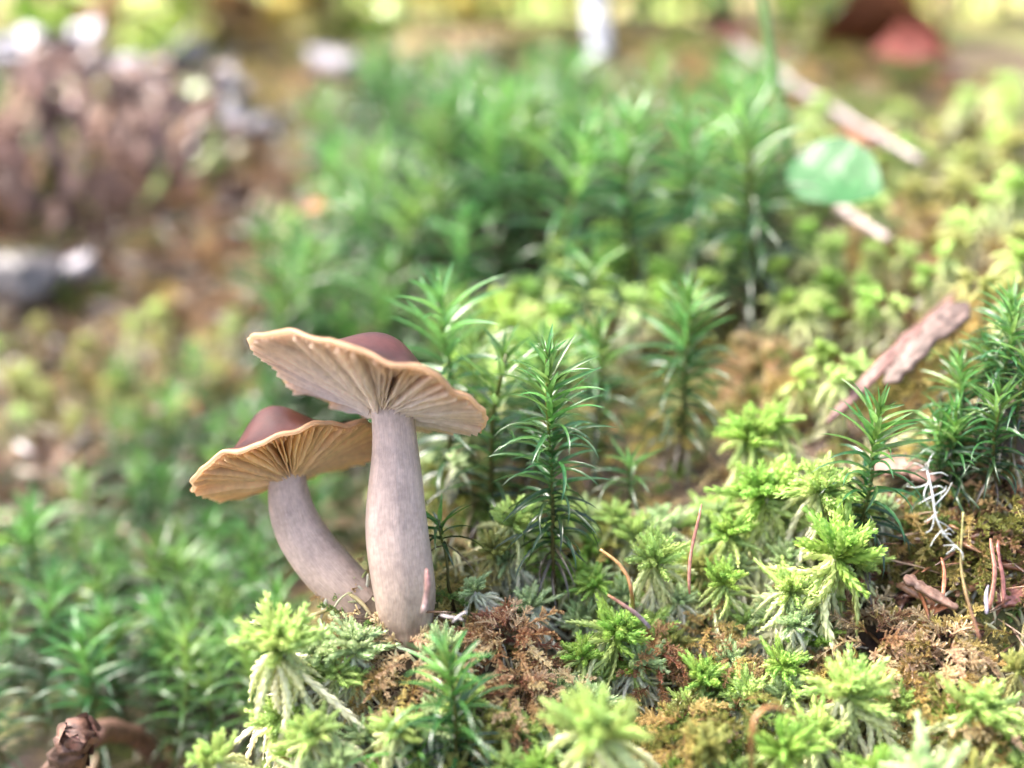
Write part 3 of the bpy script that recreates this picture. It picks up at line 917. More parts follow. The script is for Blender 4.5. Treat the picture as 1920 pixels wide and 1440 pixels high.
CWORD = {'lime': 'lime green', 'pale': 'pale green', 'white': 'whitish', 'gold': 'yellowish'}
fill = 0
fpts = []
for _try in range(3000):
    if fill >= 110: break
    px, py = rnd.uniform(480, 1920), rnd.uniform(930, 1460)
    if py < 1180 and px < 900: continue
    if px > 1660 and py < 1180: continue
    if any(((px - q[0]) ** 2 + (py - q[1]) ** 2) ** 0.5 < q[2] * 0.31 + 15 for q in [(f_[0], f_[1], f_[2]) for f_ in FG] + fpts): continue
    if any(((px - q[0]) ** 2 + (py - q[1]) ** 2) ** 0.5 < q[2] * 0.62 for q in ((745, 1195, 130), (955, 1185, 130), (1640, 1180, 190), (1775, 1195, 140), (970, 1275, 110), (1330, 1150, 70), (1380, 1215, 80))): 
        continue
    fpts.append((px, py, 70)); fill += 1
    cn_ = rnd.choice(('lime', 'pale', 'pale', 'white', 'white', 'gold'))
    peat_plant(px, py, rnd.uniform(75, 135), cn_, 'small ' + CWORD[cn_] + ' peat moss plant squeezed into a gap between the bigger heads', 'small ' + CWORD[cn_] + ' peat moss plants between the big heads', rnd.uniform(0.9, 1.3))


def zone_peat(pts, label, group, cn, h=1.8):
    for px, py, dia in pts:
        c_ = cn if isinstance(cn, str) else rnd.choice(cn)
        peat_plant(px + rnd.uniform(-8, 8), py + rnd.uniform(-8, 8), dia, c_, label.replace('blurred', 'blurred ' + CWORD[c_]), group + ', ' + CWORD[c_], h, full=False)



zone_peat([(rnd.uniform(930, 1340) , 0, 0) for _ in range(0)], '', '', 'lime')
zone_peat([(x, 600 - (x - 900) * 0.55 + dy + rnd.uniform(-20, 20), rnd.uniform(90, 135)) for x in range(890, 1400, 46) for dy in (-40, 10, 60, 120) if 600 - (x - 900) * 0.55 + dy > 330],
          'blurred peat moss head on the mound behind the tall shoots', 'lime peat moss on the rear mound', ('lime', 'lime', 'pale'))
zone_peat([(1450, 500, 110), (1510, 500, 120), (1480, 560, 110), (1530, 560, 100), (1430, 560, 90)], 'blurred peat moss head below the round wet leaf', 'peat moss below the round leaf', ('pale', 'lime'))
zone_peat([(1530, 640, 120), (1580, 640, 120), (1555, 690, 110), (1500, 690, 100), (1600, 700, 90)], 'blurred peat moss head beside the slanted bark strip', 'peat moss beside the bark strip', ('lime', 'pale'))
zone_peat([(1840, 270, 110), (1900, 250, 110), (1780, 310, 100), (1880, 350, 110), (1830, 390, 90), (1895, 420, 100), (1800, 460, 100), (1860, 500, 90), (1780, 520, 80), (1910, 330, 100), (1740, 330, 80)],
          'blurred peat moss head on the slope behind the litter hollow', 'peat moss on the right slope', ('lime', 'pale', 'gold'))
zone_peat([(rnd.uniform(1470, 1920), rnd.uniform(120, 560), rnd.uniform(70, 110)) for _ in range(34)], 'blurred peat moss head on the far slope around the twig and round leaf', 'peat moss on the far slope', ('gold', 'lime', 'pale', 'pale'))
zone_peat([(rnd.uniform(500, 900), rnd.uniform(180, 640), rnd.uniform(70, 110)) for _ in range(9)], 'blurred peat moss head between haircap shoots on the bank', 'peat moss on the haircap bank', ('gold', 'lime', 'pale'))
zone_peat([(800, 800, 110), (845, 700, 90), (860, 640, 110), (700, 880, 100), (830, 860, 90), (790, 860, 90), (880, 760, 100)], 'blurred peat moss head behind the taller mushroom stem', 'peat moss behind the stems', ('pale', 'white', 'lime'))
zone_peat([(430, 1090, 90), (200, 1080, 90), (240, 1130, 90), (330, 1170, 90), (170, 990, 90), (120, 1000, 80), (60, 1010, 90), (400, 1160, 80)], 'blurred peat moss head among haircap shoots in the hollow', 'peat moss in the hollow', ('pale', 'lime'))
zone_peat([(rnd.uniform(0, 480), rnd.uniform(560, 760), rnd.uniform(60, 90)) for _ in range(22)], 'blurred peat moss head on the bank below the log', 'peat moss on the left bank', ('gold', 'gold', 'pale'))

# ------------------------------------------------------------------ feather moss fronds
def frond(L, c0, c1, seed, npair=13, bl=0.23, arch=0.5, twig=(0.16, 0.06, 0.03)):
    r_ = np.random.default_rng(seed)
    u = np.linspace(0, 1, 8)
    P = np.stack([L * u, L * 0.06 * np.sin(3 * u + seed), L * (0.28 * u - arch * u ** 2)], 1)
    parts = [tube(P, np.linspace(0.028, 0.012, 8), 4, twig, c1)]
    for i in range(npair):
        f = 0.08 + 0.9 * i / (npair - 1)
        c = np.array([np.interp(f, u, P[:, k]) for k in range(3)])
        bl_ = 1.15 * bl * math.sin(math.pi * min(1, (f * 0.82 + 0.2))) * r_.uniform(0.7, 1.2) + 0.05
        for s in (-1, 1):
            an = s * rad(r_.uniform(28, 78))
            M = trans(*c) @ roty(-rad(10 - 60 * arch * f)) @ rotx(r_.normal(0, 0.7)) @ rotz(an) @ roty(rad(r_.uniform(-30, 45)))
            v, t_, c_ = [], [], []
            n = 6
            for k in range(n):
                x = bl_ * k / n
                w_ = 0.05 * (1 - 0.5 * k / n)
                for sg in (-1, 1):
                    b0 = len(v)
                    v += [(x, 0, 0.012), (x + 0.055, sg * w_ * 0.9, 0.005 + 0.02 * sg * (-1) ** k), (x + 0.12 * (1 - 0.4 * k / n), sg * w_ * 0.55, 0.03), (x + 0.03, sg * w_ * 0.25, -0.02)]
                    t_ += [(b0, b0 + 1, b0 + 2), (b0, b0 + 3, b0 + 1)]
                    q = r_.uniform(0.8, 1.2)
                    cc = (np.array(c0) * (1 - k / n) + np.array(c1) * k / n) * q
                    c_ += [cc] * 4
            parts.append((np.array(v), np.array(t_), np.array(c_), M))
    return merge(parts)


FCOL = {'brown': ((0.36, 0.21, 0.10), (0.63, 0.44, 0.23)), 'gold': ((0.44, 0.33, 0.10), (0.68, 0.55, 0.22)), 'tan': ((0.64, 0.47, 0.27), (0.86, 0.72, 0.46)),
        'olive': ((0.16, 0.15, 0.03), (0.34, 0.36, 0.09)), 'green': ((0.13, 0.22, 0.04), (0.28, 0.40, 0.10)), 'gap_shade': ((0.03, 0.06, 0.018), (0.06, 0.11, 0.03)), 'rust': ((0.30, 0.12, 0.06), (0.56, 0.34, 0.18))}
FD = {k: [frond(1.25, *v, 20 + i, arch=(0.25, 0.6, 0.95)[i]) for i in range(3)] for k, v in FCOL.items()}
FM = {k: [build('frond', *q) for q in v] for k, v in FD.items()}


def feather(px, py, rpx, cn, label, n=26, group='feather moss tufts', hgt=1.0):
    n = int(n * 2.8)
    b = hit(px, py, hgt)
    R = rpx * KX * ((b - CAM) @ FW)
    root = empty('feather_moss_tuft', trans(*b))
    for i in range(n):
        az = i * 2.39996 + rnd.uniform(-0.3, 0.3)
        f = math.sqrt((i + 0.5) / n)
        x, y = R * 0.62 * f * math.cos(az), R * 0.62 * f * math.sin(az)
        z = float(height(b[0] + x, b[1] + y)[0]) - b[2] + hgt * (1 - 0.8 * f * f) - rnd.uniform(0, 0.25)
        M = trans(x, y, z) @ rotz(az + rnd.uniform(-0.5, 0.5)) @ roty(-rad(rnd.uniform(-10, 50) * (1 - f) - 45 * f * f)) @ rotx(rnd.uniform(-0.6, 0.6)) @ scl(min(0.8, R * rnd.uniform(0.5, 0.8) * 0.92) * rnd.uniform(0.75, 1.1))
        c = cn if isinstance(cn, str) else rnd.choice(cn)
        put('frond', rnd.choice(FM[c]), MAT['feather'], root, M)
    tag(root, label, 'moss', group)


for a_ in [(762, 1202, 100, ('tan', 'tan', 'gold'), 'tan dried feather moss tuft right in front of the mushroom bases', 34),
           (955, 1185, 105, ('brown', 'tan', 'rust'), 'rusty brown feather moss tuft between the mushrooms and the lime pair', 34),
           (970, 1275, 90, ('brown', 'tan'), 'brown feather moss tuft behind the front haircap shoot', 24),
           (700, 1255, 60, ('gold', 'tan'), 'golden feather moss tuft under the tan tuft', 18),
           (1640, 1180, 150, ('tan', 'tan', 'gold', 'brown'), 'big tan and rust feather moss cushion below the arching haircap shoot', 46),
           (1775, 1195, 110, ('tan', 'gold'), 'golden tan feather moss cushion below the litter hollow', 30),
           (1225, 1190, 75, ('rust', 'brown'), 'reddish feather moss tuft between the starry peat moss plants', 20),
           (1330, 1150, 60, ('gold',), 'yellow gold feather moss tuft below the red upright needle', 18),
           (1380, 1215, 70, ('brown', 'gold'), 'brown gold feather moss tuft beside the small star with white legs', 20),
           (1690, 960, 95, ('olive', 'gold', 'green'), 'olive feather moss fronds hanging beside the white lichen', 22),
           (1810, 950, 110, ('olive', 'olive', 'gold'), 'olive feather moss tuft hanging over the litter hollow', 26),
           (1890, 920, 100, ('olive', 'brown'), 'brownish olive feather moss tuft under the haircap clump', 24),
           (1740, 680, 120, ('olive', 'gold'), 'yellow olive feather moss cushion behind the bark strip', 30),
           (1880, 560, 110, ('gold', 'olive'), 'golden feather moss cushion above the haircap clump', 26),
           (1150, 1010, 80, ('olive', 'gold'), 'small yellow olive feather moss tuft under the upright dark shoot', 20),
           (870, 900, 110, ('green', 'olive'), 'dark green feather moss patch behind the taller mushroom stem', 26),
           (1430, 640, 90, ('tan', 'brown'), 'brown feather moss tuft behind the broad bright haircap shoot', 20),
           (1690, 400, 130, ('tan', 'gold'), 'blurred tan feather moss fan below the round wet leaf', 24),
           (1790, 1330, 100, ('gold', 'olive'), 'olive gold feather moss between the cream peat moss plants', 20),
           (1290, 1330, 110, ('olive', 'gold'), 'olive feather moss fronds behind the large blurred peat moss', 22),
           (1880, 1330, 100, ('gold', 'tan'), 'golden feather moss fronds beside the white column of strands', 20),
           (1080, 1280, 70, ('tan', 'tan'), 'pale tan old feather moss bundle under the lime pair', 16),
           (1390, 1310, 90, ('olive', 'green'), 'green feather moss fronds between the two front starry plants', 18)]:
    feather(a_[0], a_[1], a_[2], a_[3], a_[4], a_[5], hgt=1.75 if a_[1] > 1100 and a_[0] > 850 else 0.9)

# ------------------------------------------------------------------ ground cover nobody could count
def scatter_fronds(name, n, pick, smin, smax, cols, label, seed):
    r_ = np.random.default_rng(seed)
    x, y = pick(r_, n)
    z = height(x, y)
    parts = []
    for i in range(len(x)):
        c = cols(x[i], y[i], r_)
        s = r_.uniform(smin, smax)
        M = trans(x[i], y[i], z[i] + r_.uniform(0.0, 0.25)) @ rotz(r_.uniform(0, 6.28)) @ roty(r_.uniform(-0.6, 0.5)) @ rotx(r_.normal(0, 0.5)) @ scl(s)
        parts.append((*FD[c][int(r_.integers(3))], M))
    o = put(name, build(name, *merge(parts)), MAT['feather'])
    kind(o, 'stuff', label, 'moss')


def pick_front(r_, n):
    return r_.uniform(-6, 11, n), r_.uniform(-8, 7, n)


def pick_back(r_, n):
    return r_.uniform(-17, 18, n), 6 + 30 * r_.random(n)


def c_front(x, y, r_):
    q = vnoise(x * 0.5, y * 0.5)
    return ('olive', 'gold', 'green', 'brown', 'tan')[int(np.clip(2.5 + q * 6 + r_.normal(0, 0.8), 0, 4))]


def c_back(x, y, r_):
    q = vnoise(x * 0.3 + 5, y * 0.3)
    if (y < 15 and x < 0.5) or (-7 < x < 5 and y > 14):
        if r_.random() < 0.8: return 'gap_shade'  # darkest green paints the shade of gaps between shoots into the carpet
    return ('green', 'olive', 'olive', 'gold', 'brown')[int(np.clip(2 + q * 6 + (1.2 if x < -4 else 0) + r_.normal(0, 0.8), 0, 4))]


scatter_fronds('moss_carpet', 1900, pick_front, 0.35, 0.75, c_front, 'low feathery moss carpet under the peat moss and mushrooms', 1)
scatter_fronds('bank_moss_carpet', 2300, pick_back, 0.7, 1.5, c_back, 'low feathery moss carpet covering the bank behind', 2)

# old peat moss strands matted under the heads
r_ = np.random.default_rng(5)
parts = []
for i in range(3400):
    x, y = r_.uniform(-5.2, 11), r_.uniform(-8, 3.5)
    if vnoise(x * 0.6 + 9, y * 0.6) < -0.08: continue
    cn = ('pale', 'white', 'gold', 'lime')[int(r_.choice(4, p=[0.4, 0.25, 0.2, 0.15]))]
    z = float(height(x, y)[0])
    M = trans(x, y, z + r_.uniform(0.05, 0.5)) @ rotz(r_.uniform(0, 6.28)) @ roty(r_.uniform(-0.3, 1.2)) @ scl(r_.uniform(0.45, 0.95))
    v_, t_, c_ = PB[cn]['lo']['hang'][i % 2]
    parts.append((v_, t_, c_ * r_.uniform(0.6, 0.95), M))
o = put('peat_moss_mat', build('peat_moss_mat', *merge(parts)), MAT['peat'])
kind(o, 'stuff', 'matted pale peat moss strands lying between the moss heads', 'moss')

# needle litter
def needle(L, w_, c0, c1, bend=0.1):
    u = np.linspace(0, 1, 5)
    return tube(np.stack([L * u, bend * L * u * (1 - u), 0.1 * bend * L * np.sin(u * 3)], 1), np.array([0.5, 1, 1, 0.85, 0.15]) * w_, 4, c0, c1, True, 0, 0.5)


GLINT_BITS = [needle(0.9, 0.09, (0.8, 0.68, 0.52), (0.82, 0.74, 0.6)), needle(0.6, 0.12, (0.72, 0.66, 0.64), (0.8, 0.76, 0.74))]  # pale bits stand in for wet glints, highlight put into their colour
NCOL = [((0.16, 0.06, 0.03), (0.22, 0.10, 0.05)), ((0.26, 0.12, 0.06), (0.34, 0.19, 0.10)), ((0.09, 0.045, 0.03), (0.12, 0.06, 0.04)), ((0.40, 0.27, 0.17), (0.48, 0.35, 0.24))]
ND = [needle(1.3, 0.045, *c) for c in NCOL]
def chip(seed):
    r2 = np.random.default_rng(seed)
    P = np.array([(0, 0, 0), (0.3, 0.03, 0.02), (0.65, -0.02, 0.03), (1.0, 0.03, 0)])
    return tube(P, [0.07, 0.15, 0.13, 0.04], 6, NCOL[seed % 4][0], NCOL[seed % 4][1], True, 0.18, 0.35)
CH = [chip(i) for i in range(4)]


def litter(name, n, pick, label, seed, s0=0.6, s1=1.2, cream=0.0):
    r2 = np.random.default_rng(seed)
    x, y = pick(r2, n)
    z = height(x, y)
    parts = []
    for i in range(len(x)):
        D = ND if r2.random() < 0.7 else CH
        M = trans(x[i], y[i], z[i] + r2.uniform(0.02, 0.3)) @ rotz(r2.uniform(0, 6.28)) @ roty(r2.normal(0, 0.3)) @ scl(r2.uniform(s0, s1))
        parts.append((*(GLINT_BITS[i % 2] if r2.random() < cream else D[int(r2.integers(4))]), M))
    o = put(name, build(name, *merge(parts)), MAT['litter'])
    kind(o, 'stuff', label, 'litter')


def pick_hollow(r2, n):
    pts = []
    cs = [hit(1800, 1090), hit(1870, 1110), hit(1740, 1080), hit(1900, 1050)]
    for i in range(n):
        c = cs[i % 4]; pts.append((c[0] + r2.normal(0, 0.7), c[1] + r2.normal(0, 0.6)))
    p = np.array(pts); return p[:, 0], p[:, 1]


def pick_leftbank(r2, n):
    pts = []
    cs = [hit(150, 880), hit(250, 850), hit(80, 900), hit(330, 880), hit(250, 300), hit(120, 400), hit(330, 450), hit(420, 380), hit(200, 520), hit(100, 650), hit(400, 600), hit(520, 400)]
    for i in range(n):
        c = cs[i % len(cs)]; pts.append((c[0] + r2.normal(0, 1.8), c[1] + r2.normal(0, 1.6)))
    p = np.array(pts); return p[:, 0], p[:, 1]


def pick_all(r2, n):
    return r2.uniform(-13, 14, n), r2.uniform(-7, 28, n)


litter('hollow_litter', 240, pick_hollow, 'brown wet needles and bark crumbs lying in the hollow', 3)
litter('bank_litter', 1500, pick_leftbank, 'brown needles and crumbs with pale bits painted as glints on the bank below the log', 4, 0.8, 1.6, 0.16)
litter('scattered_litter', 900, pick_all, 'fallen brown needles and crumbs with a few pale painted glints scattered between the mosses', 6, 0.6, 1.2, 0.06)

print('objects so far', len(bpy.data.objects))

# ------------------------------------------------------------------ leaves
def blade(L, wd, nl=12, nw=6, fold=0.25, curl=0.3, c0=(0.05, 0.2, 0.03), c1=(0.05, 0.2, 0.03), seed=0, ruffle=0.0, shape=(0, 0.55, 0.95, 1.0, 0.85, 0.5, 0)):
    r2 = np.random.default_rng(seed)
    s_ = np.linspace(0, 1, nl); t_ = np.linspace(-1, 1, nw + 1)
    prof = np.interp(s_, np.linspace(0, 1, len(shape)), shape)
    ss, tt = np.meshgrid(s_, t_, indexing='ij')
    w_ = prof[:, None] * wd / 2
    x = L * ss; y = w_ * tt
    z = fold * np.abs(y) + curl * L * (0.25 - (ss - 0.5) ** 2) + ruffle * np.sin(ss * 9 + tt * 2 + seed) * np.abs(tt) + ruffle * 0.5 * np.sin(ss * 17 + seed)
    V_ = np.stack([x, y, z], -1).reshape(-1, 3)
    f = np.abs(tt).reshape(-1, 1)
    C_ = np.array(c0) * (1 - f) + np.array(c1) * f
    top_, T_ = V_, grid_tris(nl, nw + 1, False)
    V2 = V_ - np.array([0, 0, 0.012 * L / 2])
    return np.r_[top_, V2], np.r_[T_, T_[:, [0, 2, 1]] + len(V_)], np.r_[C_, C_ * 0.9]


def frame_to(p0, p1, up=(0, 0, 1)):
    """matrix whose +X runs from p0 to p1"""
    x = np.array(p1) - np.array(p0); x /= np.linalg.norm(x)
    y = np.cross(np.array(up, float), x); y /= np.linalg.norm(y)
    z = np.cross(x, y)
    M = np.eye(4); M[:3, 0] = x; M[:3, 1] = y; M[:3, 2] = z; M[:3, 3] = p0
    return M


# round wet leaf on an arching stalk
l0, l1 = at_y(1478, 300, 10.5), at_y(1650, 362, 8.9)
rl = empty('round_leaf_plant', trans(*hit(1420, 40)))
base = np.array(rl.matrix_basis.translation) / S
lv = build('leaf', *blade(float(np.linalg.norm(l1 - l0)), 2.3, 16, 8, 0.12, 0.10, (0.05, 0.19, 0.055), (0.04, 0.16, 0.045), 4, 0.02, (0.1, 0.7, 1.0, 1.0, 0.9, 0.62, 0.15)))
ML = frame_to(l0, l1, (-0.15, -0.75, 0.75)); ML[:3, 3] -= base
put('leaf', lv, MAT['wetleaf'], rl, ML)
P = [l0 + RT * 0.1, l0, at_y(1472, 230, 10.6), at_y(1447, 110, 11), at_y(1428, 0, 11.6), at_y(1405, -160, 13), at_y(1400, -330, 18), at_y(1400, -330, 28), at_y(1405, -120, 35), base + np.array([0, 0, -0.2])]
P = smooth_path([p - base for p in P], 40)
put('stalk', build('stalk', *tube(P, np.linspace(0.09, 0.13, 40), 7, (0.10, 0.26, 0.05), (0.12, 0.2, 0.05))), MAT['broad'], rl)
tag(rl, 'round glossy wet green leaf hanging on a thin arching green stalk', 'plant')

# dead leaves
def dead_leaf(px, py, L, wd, c0, c1, label, seed, group=None, lift=0.4, curl=0.7, yaw=None, roll=0.4, name='dead_leaf'):
    b = hit(px, py, lift)
    r2 = np.random.default_rng(seed)
    me = build(name, *blade(L, wd, 14, 6, 0.35, curl, c0, c1, seed, 0.12 * L / 3))
    yw = r2.uniform(0, 6.28) if yaw is None else rad(yaw)
    o = put(name, me, MAT['deadleaf'], None, trans(b[0], b[1], b[2] + lift) @ rotz(yw) @ roty(r2.normal(0, 0.25)) @ rotx(roll) @ trans(-L / 2, 0, 0))
    tag(o, label, 'leaf', group)


RB = ((0.13, 0.04, 0.022), (0.18, 0.065, 0.035))
dead_leaf(1640, 80, 5.4, 3.0, *RB, 'curled reddish brown dead leaf on the far slope behind the twig', 1, None, 1.6, 0.9, 150, 0.9)
dead_leaf(1710, 105, 3.4, 1.6, *RB, 'narrow reddish dead leaf propped against the curled dead leaf', 2, None, 1.4, 0.7, -30, 0.9)
dead_leaf(1780, 195, 3.0, 1.5, (0.16, 0.05, 0.03), (0.22, 0.09, 0.06), 'small dark red dead leaf on the slope below the curled one', 3, None, 0.5, 0.8, 20)
dead_leaf(1360, 70, 4.0, 2.2, (0.16, 0.05, 0.045), (0.2, 0.08, 0.07), 'dull maroon dead leaf behind the arching stalk', 4, None, 0.5, 0.4, 60)
dead_leaf(1600, 285, 3.2, 1.6, (0.32, 0.13, 0.08), (0.38, 0.18, 0.12), 'pinkish brown dead leaf lying behind the round wet leaf', 5, None, 0.3, 0.3, 10)
dead_leaf(1510, 250, 3.0, 1.8, (0.14, 0.06, 0.06), (0.18, 0.08, 0.07), 'dark brown dead leaf under the grey twig', 6, None, 0.3, 0.3, 80)
dead_leaf(1650, 570, 1.9, 0.9, (0.14, 0.045, 0.03), (0.2, 0.07, 0.05), 'dark red brown dead leaf in the gap behind the bark strip', 7, None, 0.3, 0.5, 40)
dead_leaf(1700, 620, 1.5, 0.7, (0.2, 0.08, 0.05), (0.26, 0.11, 0.08), 'brown dead leaf scrap beside the upper end of the bark strip', 8, None, 0.3, 0.5, 120)
dead_leaf(620, 385, 2.0, 1.0, (0.5, 0.24, 0.12), (0.55, 0.28, 0.15), 'orange dead leaf scrap shining among the haircap shoots', 9, None, 2.2, 0.2, 5, 0.9)
dead_leaf(360, 770, 1.6, 0.6, (0.3, 0.08, 0.05), (0.34, 0.1, 0.06), 'red dead leaf scrap on the bank above the hollow', 10, None, 0.8, 0.2, 30)

# twigs and sticks
def twig(name, pts, r0, r1, c0, c1, label, mat, seed=0, n=30, sides=10, jit=0.06, cat='twig', knots=0):
    P_ = smooth_path(pts, n)
    base_ = P_[0].copy()
    rr = np.linspace(r0, r1, n) * (1 + 0.25 * vnoise(np.arange(n) * 0.7 + seed * 3, np.full(n, seed * 1.7)))
    V_, T_, C_ = tube(P_ - base_, rr, sides, c0, c1, True, jit)
    C_ = C_ * (0.75 + 0.9 * (vnoise(V_[:, 0] * 3 + seed, V_[:, 2] * 3 + V_[:, 1] * 2)[:, None] + 0.3))
    if knots:
        root_ = empty(name, trans(*base_))
        put('shaft', build('shaft', V_, T_, np.clip(C_, 0.01, 0.9)), mat, root_)
        r2 = np.random.default_rng(seed)
        for k in range(knots):
            j = int(r2.integers(2, n - 2)); an = r2.uniform(0, 6.28)
            t__, A_, B_ = frames(P_ - base_)
            o_ = A_[j] * math.cos(an) + B_[j] * math.sin(an)
            p_ = P_[j] - base_ + o_ * rr[j] * 0.9
            Mf = frame_to(p_, p_ + t__[j], o_)
            put('bark_flake', build('bark_flake', *blade(r2.uniform(0.3, 0.7) * r0 * 2.2, r0 * r2.uniform(0.7, 1.3), 6, 4, 0.2, 0.35, np.array(c1) * 1.6, np.array(c0), k)), mat, root_, Mf)
        return tag(root_, label, cat)
    o_ = put(name, build(name, V_, T_, np.clip(C_, 0.01, 0.9)), mat, None, trans(*base_))
    return tag(o_, label, cat)


def over(px, py, h): 
    b_ = hit(px, py, h); return b_ + np.array([0, 0, h])


twig('fallen_twig', [over(1380, 85, 0.8), over(1450, 135, 1.2), over(1530, 190, 1.6), over(1620, 245, 1.8), over(1730, 305, 1.6)], 0.19, 0.13, (0.30, 0.25, 0.25), (0.26, 0.21, 0.20), 'pale grey peeled twig lying on the far slope behind the round leaf', MAT['wetwood'], 1, knots=5)
twig('fallen_twig', [over(1575, 395, 1.4), over(1620, 420, 1.5), over(1665, 450, 1.4)], 0.16, 0.12, (0.42, 0.34, 0.32), (0.38, 0.30, 0.28), 'short whitish twig piece lying below the round wet leaf', MAT['wetwood'], 2, knots=2)
twig('fallen_twig', [over(1680, 470, 0.3), over(1740, 500, 0.3), over(1790, 530, 0.3)], 0.17, 0.12, (0.25, 0.13, 0.1), (0.2, 0.1, 0.08), 'brown twig piece pointing at the haircap clump', MAT['bark'], 3, knots=2)
twig('broken_stick', [hit(1130, 120) + np.array([0, 0, -0.3]), hit(1130, 120) + np.array([-0.3, 0.2, 2]), hit(1130, 120) + np.array([-0.5, 0.4, 3.6])], 0.5, 0.4, (0.6, 0.6, 0.62), (0.5, 0.5, 0.52), 'white peeled stick standing upright behind the haircap moss', MAT['wetwood'], 4, knots=3)
twig('mossy_branch_stub', [at(95, 1560, 31.5), at(118, 1460, 30.2), at(132, 1410, 29.6), at(150, 1368, 29.4)], 0.46, 0.34, (0.10, 0.065, 0.05), (0.12, 0.06, 0.045), 'dark broken branch stub with flaking bark poking out of the hollow', MAT['bark'], 5, 22, 12, 0.14, 'branch', 16)
twig('fallen_twig', [at(170, 1378, 31.5), at(215, 1368, 32.5), at(268, 1385, 33.5), at(300, 1440, 34)], 0.3, 0.2, (0.11, 0.06, 0.045), (0.13, 0.07, 0.05), 'blurred brown twig lying behind the broken branch stub', MAT['bark'], 15, 20, 10, 0.1, 'twig', 5)
twig('brown_stalk', [hit(1412, 1500) , at(1408, 1400, 24.6), at(1412, 1345, 24.6), at(1440, 1322, 24.8), at(1475, 1330, 25), at(1500, 1352, 25.2)], 0.05, 0.03, (0.22, 0.10, 0.04), (0.30, 0.15, 0.06), 'thin brown hooked stalk in front of the yellow green peat moss', MAT['litter'], 6, 24, 6, 0.03, 'stalk')
twig('brown_stalk', [at(1838, 1200, 26.8), at(1812, 1120, 27), at(1800, 1060, 27.3), at(1806, 960, 27.6)], 0.035, 0.022, (0.20, 0.09, 0.05), (0.26, 0.26, 0.08), 'brown stalk rising from the cushion across the litter hollow', MAT['litter'], 7, 24, 6, 0.03, 'stalk')
twig('brown_stalk', [over(1188, 1165, 0.1), at(1186, 1120, 27.6), at(1180, 1085, 27.6), at(1160, 1055, 27.7), at(1125, 1030, 27.8)], 0.045, 0.035, (0.25, 0.08, 0.05), (0.35, 0.2, 0.08), 'reddish arched stalk crossing the purple grey needle', MAT['litter'], 8, 24, 6, 0.03, 'stalk')

# single needles that stand out
def one_needle(p0, p1, w_, c0, c1, label, seed, mat='litter'):
    w_ = w_ * 0.5
    L_ = float(np.linalg.norm(np.array(p1) - np.array(p0)))
    u_ = np.linspace(0, 1, 9)
    V_, T_, C_ = tube(np.stack([L_ * u_, 0.07 * L_ * np.sin(u_ * 3 + seed), 0.02 * L_ * np.sin(u_ * 7 + seed)], 1), np.interp(u_, [0, 0.08, 0.5, 0.9, 1], [0.7, 1, 1, 0.85, 0.35]) * w_ * (1 + 0.35 * vnoise(u_ * 7 + seed, u_ * 0 + 2.5 * seed)), 6, c0, c1, True, 0.08, 0.45)
    C_ = C_ * (0.8 + 0.8 * (vnoise(V_[:, 0] * 5 + seed, V_[:, 1] * 30 + seed)[:, None] + 0.3))
    o_ = put('fallen_needle', build('fallen_needle', V_, T_, C_), MAT[mat], None, frame_to(p0, p1, (0, -1, 0.3)))
    tag(o_, label, 'needle', 'single fallen needles')


one_needle(at(1303, 1115, 27.7), at(1306, 945, 28.2), 0.07, (0.24, 0.10, 0.07), (0.30, 0.12, 0.09), 'red upright needle between two peat moss stars', 1)
one_needle(at(793, 1150, 26.9), at(798, 1066, 26.9), 0.12, (0.42, 0.30, 0.29), (0.40, 0.17, 0.16), 'short pink needle standing at the foot of the taller mushroom', 3)
one_needle(at(1215, 1182, 27.4), at(1143, 1112, 27.3), 0.08, (0.22, 0.19, 0.24), (0.30, 0.14, 0.06), 'purple grey needle lying across white peat moss strands', 4)
one_needle(at(826, 1150, 27.0), at(868, 1166, 26.8), 0.06, (0.42, 0.36, 0.36), (0.44, 0.38, 0.38), 'whitish needle fragment beside the taller mushroom base', 5)
one_needle(at(848, 1166, 26.8), at(876, 1148, 26.9), 0.05, (0.42, 0.36, 0.36), (0.44, 0.38, 0.38), 'whitish needle fragment crossing another by the mushroom base', 6)
one_needle(at(1770, 1120, 28.2), at(1762, 1045, 28.6), 0.09, (0.30, 0.12, 0.06), (0.26, 0.1, 0.05), 'orange brown needle standing in the litter hollow', 9)
one_needle(at(1850, 1140, 27.6), at(1862, 1010, 28.2), 0.10, (0.24, 0.10, 0.07), (0.3, 0.13, 0.09), 'long red brown needle on the right wall of the litter hollow', 10)
one_needle(at(1874, 1130, 27.8), at(1880, 1015, 28.3), 0.09, (0.22, 0.10, 0.07), (0.28, 0.12, 0.08), 'second red brown needle beside the long one in the hollow', 11)
one_needle(at(1848, 1150, 27.2), at(1856, 1098, 27.5), 0.075, (0.3, 0.27, 0.33), (0.34, 0.31, 0.36), 'wet lilac grey needle shining in the litter hollow', 12)

